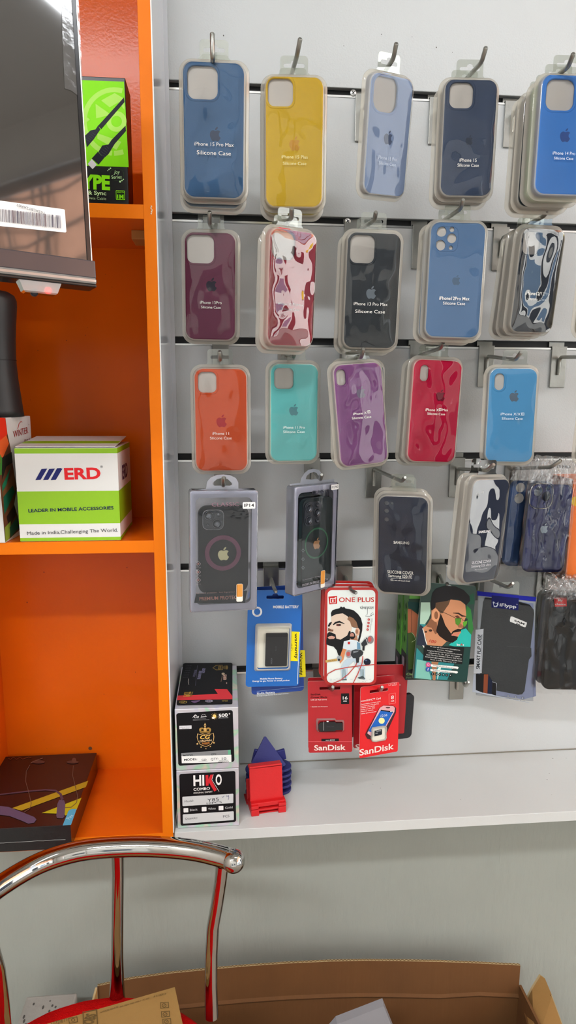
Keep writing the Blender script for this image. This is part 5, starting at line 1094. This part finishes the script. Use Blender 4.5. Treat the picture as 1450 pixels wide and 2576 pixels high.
prof = [(60, 1046), (57, 1030), (50, 985), (45, 955), (42, 930), (39.5, 907), (39.2, 904), (38.4, 880), (38, 850), (39, 810), (41, 770), (40, 755), (34, 742), (20, 733), (2, 731)]
axx = at(-22, 1000, yb)[0]; zb0 = SBz + Hh + .0006; dz0 = zb0 - at(60, 1046, yb)[2]
bt.location = (axx, yb, zb0); tag(bt, 'tall matt black waisted plastic bottle standing on the rainbow-shard carton', 'bottle')
b = B(); m = mat('bottle_black', '#1f1f20', .45, bump=(60, .2, 4, (1, 1, .15))); L_ = [[(0.001 * math.cos(t), .001 * math.sin(t), 0) for t in [2 * PI * k / 40 for k in range(40)]]]
for px, py in prof:
    p = at(px, py, yb); r = p[0] - axx; L_.append([(r * math.cos(t), r * .8 * math.sin(t), max(0, p[2] + dz0 - zb0)) for t in [2 * PI * k / 40 for k in range(40)]])
b.loft(L_, m, smooth=True, cap1=True); b.build('bottle_body', bt)
b = B(); zsm = at(40, 905, yb)[2] + dz0 - zb0; r = at(39.5, 905, yb)[0] - axx
b.loft([[((r + d) * math.cos(t), (r + d) * .8 * math.sin(t), zsm + z) for t in [2 * PI * k / 40 for k in range(40)]] for d, z in ((.0003, -.0008), (.0004, 0), (.0003, .0008))], mat('seam_dark', '#080808', .6), smooth=True); b.build('seam', bt)
b = B()
for px, py in ((15, 997), (11, 1030)):
    p = at(px, py, yb - .03); b.sphere((p[0] - axx, -math.sqrt(max(.0001, .04 ** 2 - (p[0] - axx) ** 2)) * .8 + .001, p[2] - zb0), .004, M_chrome, 8, (1, .3, .6))
b.build('silver_ovals', bt)

# tall cable carton on the upper shelf
KC = (0, 0, 3.2222); yf = -.178; SA = 1.7765
xb = at(325, 509, yf)[0]; zt = at(312, 193, yf)[2]
it = Item('cable_box', (xb - .045, yf, (SA + zt) / 2), (0, -2.2, 0), 'lime green and black data cable carton on the upper orange shelf', 'box')
h = (zt - SA) / 2; b = B(); mb = mat('carton_black', '#111213', .35); b.bbox(-.045, .045, 0, .05, -h, h, mb, .001); b.build('carton', it.e)
P = Print(it, KC); LG = '#7cd010'; LL = '#a8de5c'
P.poly([(600, 648), (1006, 662), (1044, 1355), (600, 1340)], LG)
P.line([(925 + 242 * math.cos(a), 985 - 258 * math.sin(a)) for a in [rad(74 + k * 8) for k in range(25)]], 40, LL)
P.line([(925 + 242 * math.cos(rad(a)), 985 + 258 * math.sin(rad(a))) for a in (90, 84, 78, 72)], 40, LL)
P.poly([(820, 815), (930, 755), (1006, 800), (1010, 890), (960, 830), (890, 870)], LL); P.poly([(775, 842), (900, 930), (780, 960)], LL); P.dot(945, 985, 82, LL, 84, 44); P.poly([(790, 1080), (985, 1150), (945, 1215), (790, 1125)], LL); P.poly([(650, 905), (730, 970), (655, 1030)], LL)
P.poly([(1006, 790), (1010, 828), (822, 1048), (796, 1020)], '#1a1c22'); P.poly([(796, 1018), (814, 1050), (760, 1130), (705, 1195), (690, 1100), (735, 1058), (775, 1050)], '#1e2028'); P.poly([(1018, 1020), (1022, 1062), (930, 1168), (905, 1135)], '#1a1c22'); P.poly([(905, 1135), (932, 1165), (880, 1250), (840, 1285), (800, 1230), (830, 1180), (880, 1172)], '#1e2028'); P.poly([(795, 1230), (842, 1285), (800, 1335), (745, 1285)], '#1b1c24'); P.poly([(745, 1290), (786, 1335), (752, 1372), (712, 1330)], '#c4c0c4')
for k in range(5): P.line([(806 + k * 14, 1245 - k * 15), (850 + k * 8, 1270 - k * 16)], 3, '#3c404a'); P.line([(700 + k * 12, 1130 - k * 13), (728 + k * 12, 1150 - k * 13)], 3, '#3c404a')
P.text('TYPE', 740, 1475, 305, 108, LG, .05, rot=-1); P.text('Charge & Sync', 700, 1560, 325, 32, '#c8e8a8', .02, rot=-1); P.text('Fast Charging Data Cable', 690, 1604, 345, 20, '#9ab88a', 0, rot=-1)
P.text('Joy', 948, 1395, 50, 30, '#b8e0a0', 0, shear=.2); P.text('Series', 945, 1436, 84, 28, '#b8e0a0', 0, shear=.1, rot=3)
for x, y, r in ((875, 1385, 4), (885, 1375, 5), (897, 1366, 6), (975, 1474, 8), (990, 1465, 6), (1002, 1456, 5)): P.dot(x, y, r, '#b8e0a0')
P.dot(948, 1416, 58, '#3c5434', 50, 56); P.rect(941, 1546, 1014, 1622, LG, 6); P.rect(945, 1550, 1010, 1618, '#101210', 5); P.text('LENGTH', 978, 1560, 58, 12, LG, .01); P.rect(947, 1574, 1008, 1615, '#1c3c0c', 3); P.text('1M', 977, 1597, 52, 32, LG, .04)
P.build('printed_front')

# neckband earphone box lying on the lowest orange shelf, its front overhanging
KF = (0, 1880, 5.577); pf = at(181, 2134, SH, 2); tz = at(179.5, 2075, float(pf[1]))[2]; bk = at(250, 1893, float(tz), 2)
xr, yfr, yrr = float(pf[0]), float(pf[1]), min(float(bk[1]), .002)
xl = at(12, 1904, float(tz), 2)[0]
it = Item('earphone_box', (xr - .08, yfr, (SH + tz) / 2), (0, 0, 0), 'flat black box with purple neckband earphone picture lying on lowest orange shelf', 'box')
hh = (tz - SH) / 2; b = B(); mbx = mat('box_dark_brown', '#2a1a18', .18, k=1.0)
b.bbox(-.16, .08, 0, yrr - yfr, -hh + .0002, hh, mbx, .001); b.build('carton', it.e)
b = B(); b.box(-.16, .079, -.0004, 0, -hh + .0006, hh - .0006, mat('front_black', '#15181a', .4, bump=(80, .4)))
random.seed(2); b.tube([(-.15 + .0085 * k, -.0006, -.004 + .001 * noise.noise(Vector((k * .7, 0, 0)))) for k in range(27)], .0004, ink('#8c8c8a'), 5); b.build('front_panel', it.e)
P = TopPrint(it, float(tz) + .0003, KF)
P.poly([(170, 855), (1240, 470), (1205, 560), (300, 890)], '#9c8420'); P.poly([(585, 925), (1145, 710), (1075, 880), (920, 960), (900, 935)], '#a49c1c'); P.poly([(0, 920), (40, 930), (0, 950)], '#a49c1c')
P.line([(0, 665), (380, 620), (640, 598), (780, 610), (850, 660), (875, 740)], [16, 18, 20, 26, 34, 44], '#4c3844')
P.poly([(830, 740), (900, 745), (918, 800), (905, 975), (880, 1000), (800, 995), (790, 960), (805, 800)], '#54465a'); P.poly([(0, 825), (120, 840), (330, 920), (480, 980), (512, 1015), (480, 1060), (400, 1075), (300, 1030), (130, 965), (0, 950)], '#54465e')
P.line([(340, 912), (420, 860), (440, 790), (400, 620), (360, 480), (370, 340), (420, 250)], 9, '#5c4438'); P.line([(915, 850), (1000, 845), (1075, 780), (1090, 690), (1060, 560), (1020, 400), (1030, 260)], 9, '#5c4438'); P.dot(540, 208, 90, '#4c342c', 24); P.line([(430, 225), (500, 190), (600, 155)], 9, '#6c5040'); P.dot(1020, 210, 85, '#4c342c', 22); P.dot(1040, 185, 32, '#5c4034', 34)
P.line([(120, 160), (150, 175), (190, 140), (230, 175), (280, 145), (320, 170), (400, 140), (440, 150)], 5, '#7c3c20')
P.poly([(880, 1102), (960, 900), (1000, 872), (1076, 870), (998, 1092)], '#4a98b8'); P.text('Flex', 982, 982, 96, 36, '#b8d8e4', .0, rot=70); P.build('printed_top')

# ------------------------------------------------------------------ wall screen at the upper left
BRc = at(243, 722, -.42)
it = Item('monitor', tuple(BRc), (31, -4.2, .6), 'dark glossy monitor with a barcode sticker, cut off at the upper left', 'monitor')
m_bez = mat('bezel_black', '#0e0e10', .18); m_bar = mat('bezel_grey_gloss', '#4c4548', .12, k=.9)
m_scr = mat('screen_glass', '#3c3936', .035, k=.9, spec=1.0, coat=1.0)
b = B(); b.bbox(-.56, -.0025, .004, .022, .004, .36, m_bez, .002); b.build('housing', it.e)
b = B(); b.box(-.555, -.0075, .0028, .004, .027, .356, m_scr); b.build('screen', it.e)
b = B(); b.box(-.558, -.0036, .0020, .0045, .024, .356, m_bez); b.f = b.f; b = B()
b.box(-.0075, -.0030, .0015, .006, .026, .36, m_bez); b.box(-.0036, -.0026, .0008, .006, .026, .36, M_alu); b.build('side_bezel', it.e)
b = B(); b.bbox(-.56, .0, -.001, .020, .0085, .0272, m_bar, .0012); b.bbox(-.56, .0, -.003, .020, .0018, .0092, mat('bar_silver', '#8f8a86', .22, .6), .0025); b.bbox(-.56, -.0005, -.0022, .020, -.001, .0022, m_bez, .001); b.build('bottom_bar', it.e)
KV = (0, 440, 5.577); P = Print(it, KV, -.0024)
P.poly([(-400, 330), (0, 360), (895, 482), (910, 492), (932, 795), (918, 808), (0, 718), (-400, 680)], '#dad8d6')
random.seed(6); x = -300
while x < 835:
    wd_ = random.choice((5, 8, 12, 18)); t0 = 478 + .118 * x; P.poly([(x, t0), (x + wd_, t0 + 2), (x + wd_ + 8, t0 + 180), (x + 8, t0 + 178)], random.choice(('#55505a', '#8a868c', '#8a868c', '#6a5c60'))); x += wd_ + random.choice((6, 9, 14))
P.text('T63AL8T2AR02', 430, 488, 390, 36, '#5a5658', 0, rot=173); P.build('barcode_sticker')
tp = Print(it, (0, 0, 1), -.0020); mt = film('clear_tape', '#f0f0f0', 2.2, .12, .16, '#b8b4b0', bump=(30, .5)); tp.poly([(155, -60), (195, -60), (210, 240), (196, 240), (180, 228), (163, 222), (157, 90)], mt); tp.build('clear_tape')
px0, px1 = it.uv(50, 735)[0], it.uv(155, 735)[0]
b = B(); b.loft([[(px0 + (px1 - px0) * .0, y, -.001) for y in ()] or [(px0, -.001, -.001), (px1, -.001, -.001), (px1, .012, -.001), (px0, .012, -.001)], [(px0 + .004, .0, -.011), (px1 - .004, .0, -.011), (px1 - .004, .011, -.011), (px0 + .004, .011, -.011)], [(px0 + .006, .001, -.0125), (px1 - .006, .001, -.0125), (px1 - .006, .010, -.0125), (px0 + .006, .010, -.0125)]], film('receiver_plastic', '#f8f0ee', 2.0, .08, .35, '#d8ccc4'), cap1=True); rc = b.build('receiver_window', it.e)
c = it.uv(124, 729); b = B(); b.sphere((c[0], .004, c[1]), .0034, emis('led_red', '#ff2018', 3.2), 10); b.build('indicator_light', rc)
b = B(); c = it.uv(90, 733); b.sphere((c[0], .006, c[1]), .0042, mat('sensor_dark', '#20222a', .2), 10); b.build('sensor', rc)
b = B(); b.tube([(-.28, .03, .18), (-.28, .12, .18), (-.30, .22, .20)], .014, m_bez, 12); b.build('mounting_arm', it.e)

# ------------------------------------------------------------------ chrome chair with a red plush seat
RZ = .850
rail = [(-75, 2290), (0, 2229), (96.6, 2173), (193, 2142), (290, 2131), (386, 2130), (483, 2138), (555, 2154), (588, 2166)]
RP = [at(x, y, RZ, 2) for x, y in rail]
ch = bpy.data.objects.new('chair', None); COL.objects.link(ch); ch.location = (-.19, -.50, 0); tag(ch, 'chrome tube chair with curved back rail and red plush seat, lower left', 'chair')
T = Matrix.Translation(-ch.location)
b = B(); fine = []
for i in range(len(RP) - 1):
    p0, p1, p2, p3 = [RP[min(max(j, 0), len(RP) - 1)] for j in (i - 1, i, i + 1, i + 2)]
    for k in range(5):
        t = k / 5; fine.append(.5 * ((2 * p1) + (-p0 + p2) * t + (2 * p0 - 5 * p1 + 4 * p2 - p3) * t * t + (-p0 + 3 * p1 - 3 * p2 + p3) * t ** 3))
fine.append(RP[-1]); rr = .0148
b.tube(fine, rr, M_chrome, 28, T=T); rl = b.build('back_rail', ch)
b = B(); b.sphere(tuple(T @ Vector(RP[-1])), rr * 1.13, M_chrome, 14); b.build('end_cap', rl)
b = B(); b.sphere(tuple(T @ Vector(RP[0])), rr * 1.13, M_chrome, 14); b.build('end_cap', rl)
SZ = .615
def post(pts, rs, nm='back_post'):
    b = B(); P = [at(x, y, yy) for x, y, yy in pts]
    b.tube(P, rs, M_chrome, 20, T=T); b.build(nm, ch)
ym = RP[4][1]
post([(296, 2145, ym), (297, 2200, ym + .002), (296, 2300, ym + .003), (295, 2400, ym), (295, 2455, ym - .004), (295, 2530, ym - .008)], [.0098, .0092, .0090, .0092, .0104, .0128])
yr = RP[7][1]
post([(560, 2175, yr), (556, 2210, yr), (547, 2270, yr), (536, 2330, yr - .002), (532, 2400, yr - .006), (531, 2480, yr - .012), (533, 2556, yr - .016)], [.0098, .0095, .0094, .0094, .0094, .0096, .0105])
post([(-60, 2300, RP[0][1]), (-30, 2350, RP[0][1]), (-5, 2440, RP[0][1] - .0), (5, 2520, RP[0][1]), (12, 2600, RP[0][1])], .0095)
sc = at(300, 2500, ym - .01); sx, sy, sz = sc[0] - .02, sc[1] - .19, sc[2] - .012
def plush():
    m = mat('red_plush', '#c41010', .95, k=1.3, bump=(500, 1.0, 6, (1, 1, .35)), var=.25); b = m.node_tree.nodes['Principled BSDF']; b.inputs['Specular IOR Level'].default_value = .05; return m
b = B(); Ls = []
for (k, z) in ((.90, -.05), (1.0, -.04), (1.02, -.02), (1.0, -.004), (.95, .006), (.8, .012), (.5, .016), (.01, .018)):
    Ls.append([(sx + .205 * k * math.cos(t) * (1 + .0), sy + .200 * k * math.sin(t), sz + z + .002 * noise.noise(Vector((math.cos(t) * 9, math.sin(t) * 9, k * 9)))) for t in [2 * PI * j / 72 for j in range(72)]])
b.loft(Ls, plush(), smooth=True, cap0=True, T=T); b.build('seat', ch)
for ax, ay in ((-.15, .10), (.15, .10), (-.16, -.15), (.16, -.15)):
    b = B(); b.tube([(sx + ax, sy + ay, sz - .045), (sx + ax * 1.1, sy + ay * 1.02, .22), (sx + ax * 1.15, sy + ay * 1.04, .006)], .011, M_chrome, 14, T=T); b.build('leg', ch)
# flattened cardboard lying on the seat
zc_ = sz + .036
cq = [at(x, y, zc_, 2) for x, y in ((440, 2483), (110, 2578), (60, 2760), (482, 2680))]; cb = bpy.data.objects.new('flat_carton', None); COL.objects.link(cb); cb.location = tuple(np.mean(cq, axis=0) - np.array([0, 0, .006]))
tag(cb, 'flattened brown carton printed with small symbols lying on the red seat', 'cardboard'); TB = Matrix.Translation(-cb.location)
b = B(); b.add([tuple(p) for p in cq] + [tuple(p - np.array([0, 0, .012])) for p in cq], [(0, 1, 2, 3), (7, 6, 5, 4), (0, 4, 5, 1), (1, 5, 6, 2), (2, 6, 7, 3), (3, 7, 4, 0)], M_board2, T=TB); b.build('carton', cb)
class FlatIt: pass
fi = FlatIt(); fi.e = cb; fi.Mi = Matrix.Translation(-Vector(cb.location)); P = TopPrint(fi, float(zc_) + .0003, (0, 2380, 2.4167)); IK = '#5c4a2c'
for x, y in ((1000, 362), (1006, 416), (1014, 462)):
    P.poly([(x - 26, y - 18), (x + 26, y - 22), (x + 28, y + 14), (x - 24, y + 20)], IK, [[(x - 22, y - 14), (x + 22, y - 18), (x + 24, y + 10), (x - 20, y + 16)]]); P.dot(x - 2, y, 14, IK, 13, 10); P.line([(x - 8, y + 6), (x + 8, y - 8)], 3, IK)
P.text('# 5-180919', 972, 300, 76, 12, IK, 0, rot=10, shear=.3); P.text('# MODEL-000-A-00', 665, 388, 105, 10, IK, 0, rot=16); P.text('NO 2864 · NO-1000-1 · PC-000', 820, 345, 175, 9, IK, 0, rot=15)
P.poly([(502, 402), (590, 385), (596, 480), (506, 490)], IK, [[(508, 408), (584, 392), (590, 476), (512, 484)]]); P.text('OBS', 545, 445, 68, 54, IK, .04, rot=80); P.poly([(415, 440), (470, 430), (474, 465), (420, 474)], IK, [[(419, 444), (466, 434), (470, 461), (424, 470)]]); P.dot(445, 452, 12, IK, 11, 8); P.text('1172/611', 360, 462, 90, 22, IK, 0, rot=15)
P.build('printed_symbols')

# ------------------------------------------------------------------ big open carton on the floor
YB = -.045; top = [(245, 2481), (330, 2463), (430, 2449), (530, 2439), (620, 2431), (720, 2424), (830, 2419), (920, 2417), (1010, 2418), (1110, 2420), (1210, 2424), (1310, 2429)]
TP = [at(x, y, YB) for x, y in top]; crease = [at(x, y + 86 - (10 if x > 1200 else 0), YB) for x, y in top]
bc = bpy.data.objects.new('open_carton', None); COL.objects.link(bc); bc.location = ((TP[0][0] + TP[-1][0]) / 2, -.15, 0); tag(bc, 'large open brown carton on the floor against the wall', 'cardboard box'); TB = Matrix.Translation(-bc.location)
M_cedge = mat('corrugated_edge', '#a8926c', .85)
xl_, xr_ = TP[0][0], TP[-1][0]; zc2 = float(np.mean([c[2] for c in crease]))
b = B(); t = .005
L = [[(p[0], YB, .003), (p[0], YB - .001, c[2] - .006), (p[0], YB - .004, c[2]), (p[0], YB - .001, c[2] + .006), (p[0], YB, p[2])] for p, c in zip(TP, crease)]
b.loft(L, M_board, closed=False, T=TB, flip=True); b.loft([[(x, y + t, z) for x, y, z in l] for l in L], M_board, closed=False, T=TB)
b.loft([[(p[0], YB, p[2]) for p in TP], [(p[0], YB + t, p[2]) for p in TP]], M_cedge, closed=False, T=TB)
zig = []
for i in range(220):
    u = i / 219 * (len(TP) - 1); k = min(int(u), len(TP) - 2); f = u - k; p = TP[k] * (1 - f) + TP[k + 1] * f; zig.append((p[0], YB + t * (.25 if i % 2 else .8), p[2] + .0006))
b.tube(zig, .0006, mat('flute_shadow', '#6c522c', .9), 4, T=TB)
b.build('back_wall', bc)
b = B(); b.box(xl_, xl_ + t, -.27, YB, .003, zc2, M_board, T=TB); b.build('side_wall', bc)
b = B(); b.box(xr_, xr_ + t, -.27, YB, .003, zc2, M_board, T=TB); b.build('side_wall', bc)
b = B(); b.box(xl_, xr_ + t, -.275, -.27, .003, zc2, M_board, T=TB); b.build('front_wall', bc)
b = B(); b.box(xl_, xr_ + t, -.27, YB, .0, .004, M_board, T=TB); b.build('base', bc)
def flap(pts, nm='side_flap'):
    P = [Vector(at(x, y, yy)) for x, y, yy in pts]; n = (P[1] - P[0]).cross(P[2] - P[0]).normalized() * .004
    b = B(); k = len(P); b.add([tuple(p) for p in P] + [tuple(p + n) for p in P], [list(range(k))], M_board2 if 0 else mat('carton_outside', '#9c7440', .8, bump=(60, .3)), T=TB)
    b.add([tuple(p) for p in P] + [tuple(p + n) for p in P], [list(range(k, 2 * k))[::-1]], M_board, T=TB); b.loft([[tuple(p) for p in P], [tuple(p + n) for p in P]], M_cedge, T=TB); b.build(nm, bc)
flap([(1318, 2532, -.06), (1340, 2488, -.055), (1361, 2454, -.05), (1372, 2462, -.06), (1390, 2505, -.09), (1425, 2600, -.16), (1345, 2640, -.16)])
flap([(245, 2484, -.05), (247, 2560, -.06), (228, 2600, -.10), (226, 2560, -.09), (238, 2510, -.06)])
gp = [at(x, y, YB - .12 - k * .03) for k, (x, y) in enumerate(((965, 2532), (845, 2580)))]
e = bpy.data.objects.new('grey_packet', None); COL.objects.link(e); g0 = at(920, 2600, -.22); e.location = tuple(g0); tag(e, 'grey packet corner sticking up inside the large open carton', 'packet')
TG = Matrix.Translation(-e.location); q = [at(x, y, yy) for x, y, yy in ((966, 2531, -.20), (1010, 2640, -.22), (760, 2680, -.24), (848, 2577, -.215))]
b = B(); n = np.array([0, .012, .004]); b.add([tuple(p) for p in q] + [tuple(p + n) for p in q], [(3, 2, 1, 0), (4, 5, 6, 7), (0, 1, 5, 4), (1, 2, 6, 5), (2, 3, 7, 6), (3, 0, 4, 7)], mat('packet_grey', '#77777c', .5), T=TG); b.build('packet', e)
# white foam-topped block by the wall
fo = bpy.data.objects.new('foam_block', None); COL.objects.link(fo); f0 = at(25, 2534, -.13); f1 = at(165, 2534, -.13); zt = at(95, 2509, -.05)[2]; fo.location = ((f0[0] + f1[0]) / 2, -.09, 0)
tag(fo, 'dirty white foam block standing on the floor behind the chair', 'foam block'); m = mat('foam_white', '#96928c', .9, bump=(120, .6), var=.12)
b = B(); b.bbox(-(f1[0] - f0[0]) / 2, (f1[0] - f0[0]) / 2, -.045, .045, .0, zt, m, .004); b.build('foam_body', fo)
b = B(); random.seed(9)
for k in range(16): x = random.uniform(-.04, .04); y = random.uniform(-.035, .035); b.add([(x + .002 * math.cos(a), y + .0015 * math.sin(a) * (1 + k % 3), zt + .0004) for a in [2 * PI * j / 7 for j in range(7)]], [list(range(7))], md)
b.build('dirt_spots', fo)
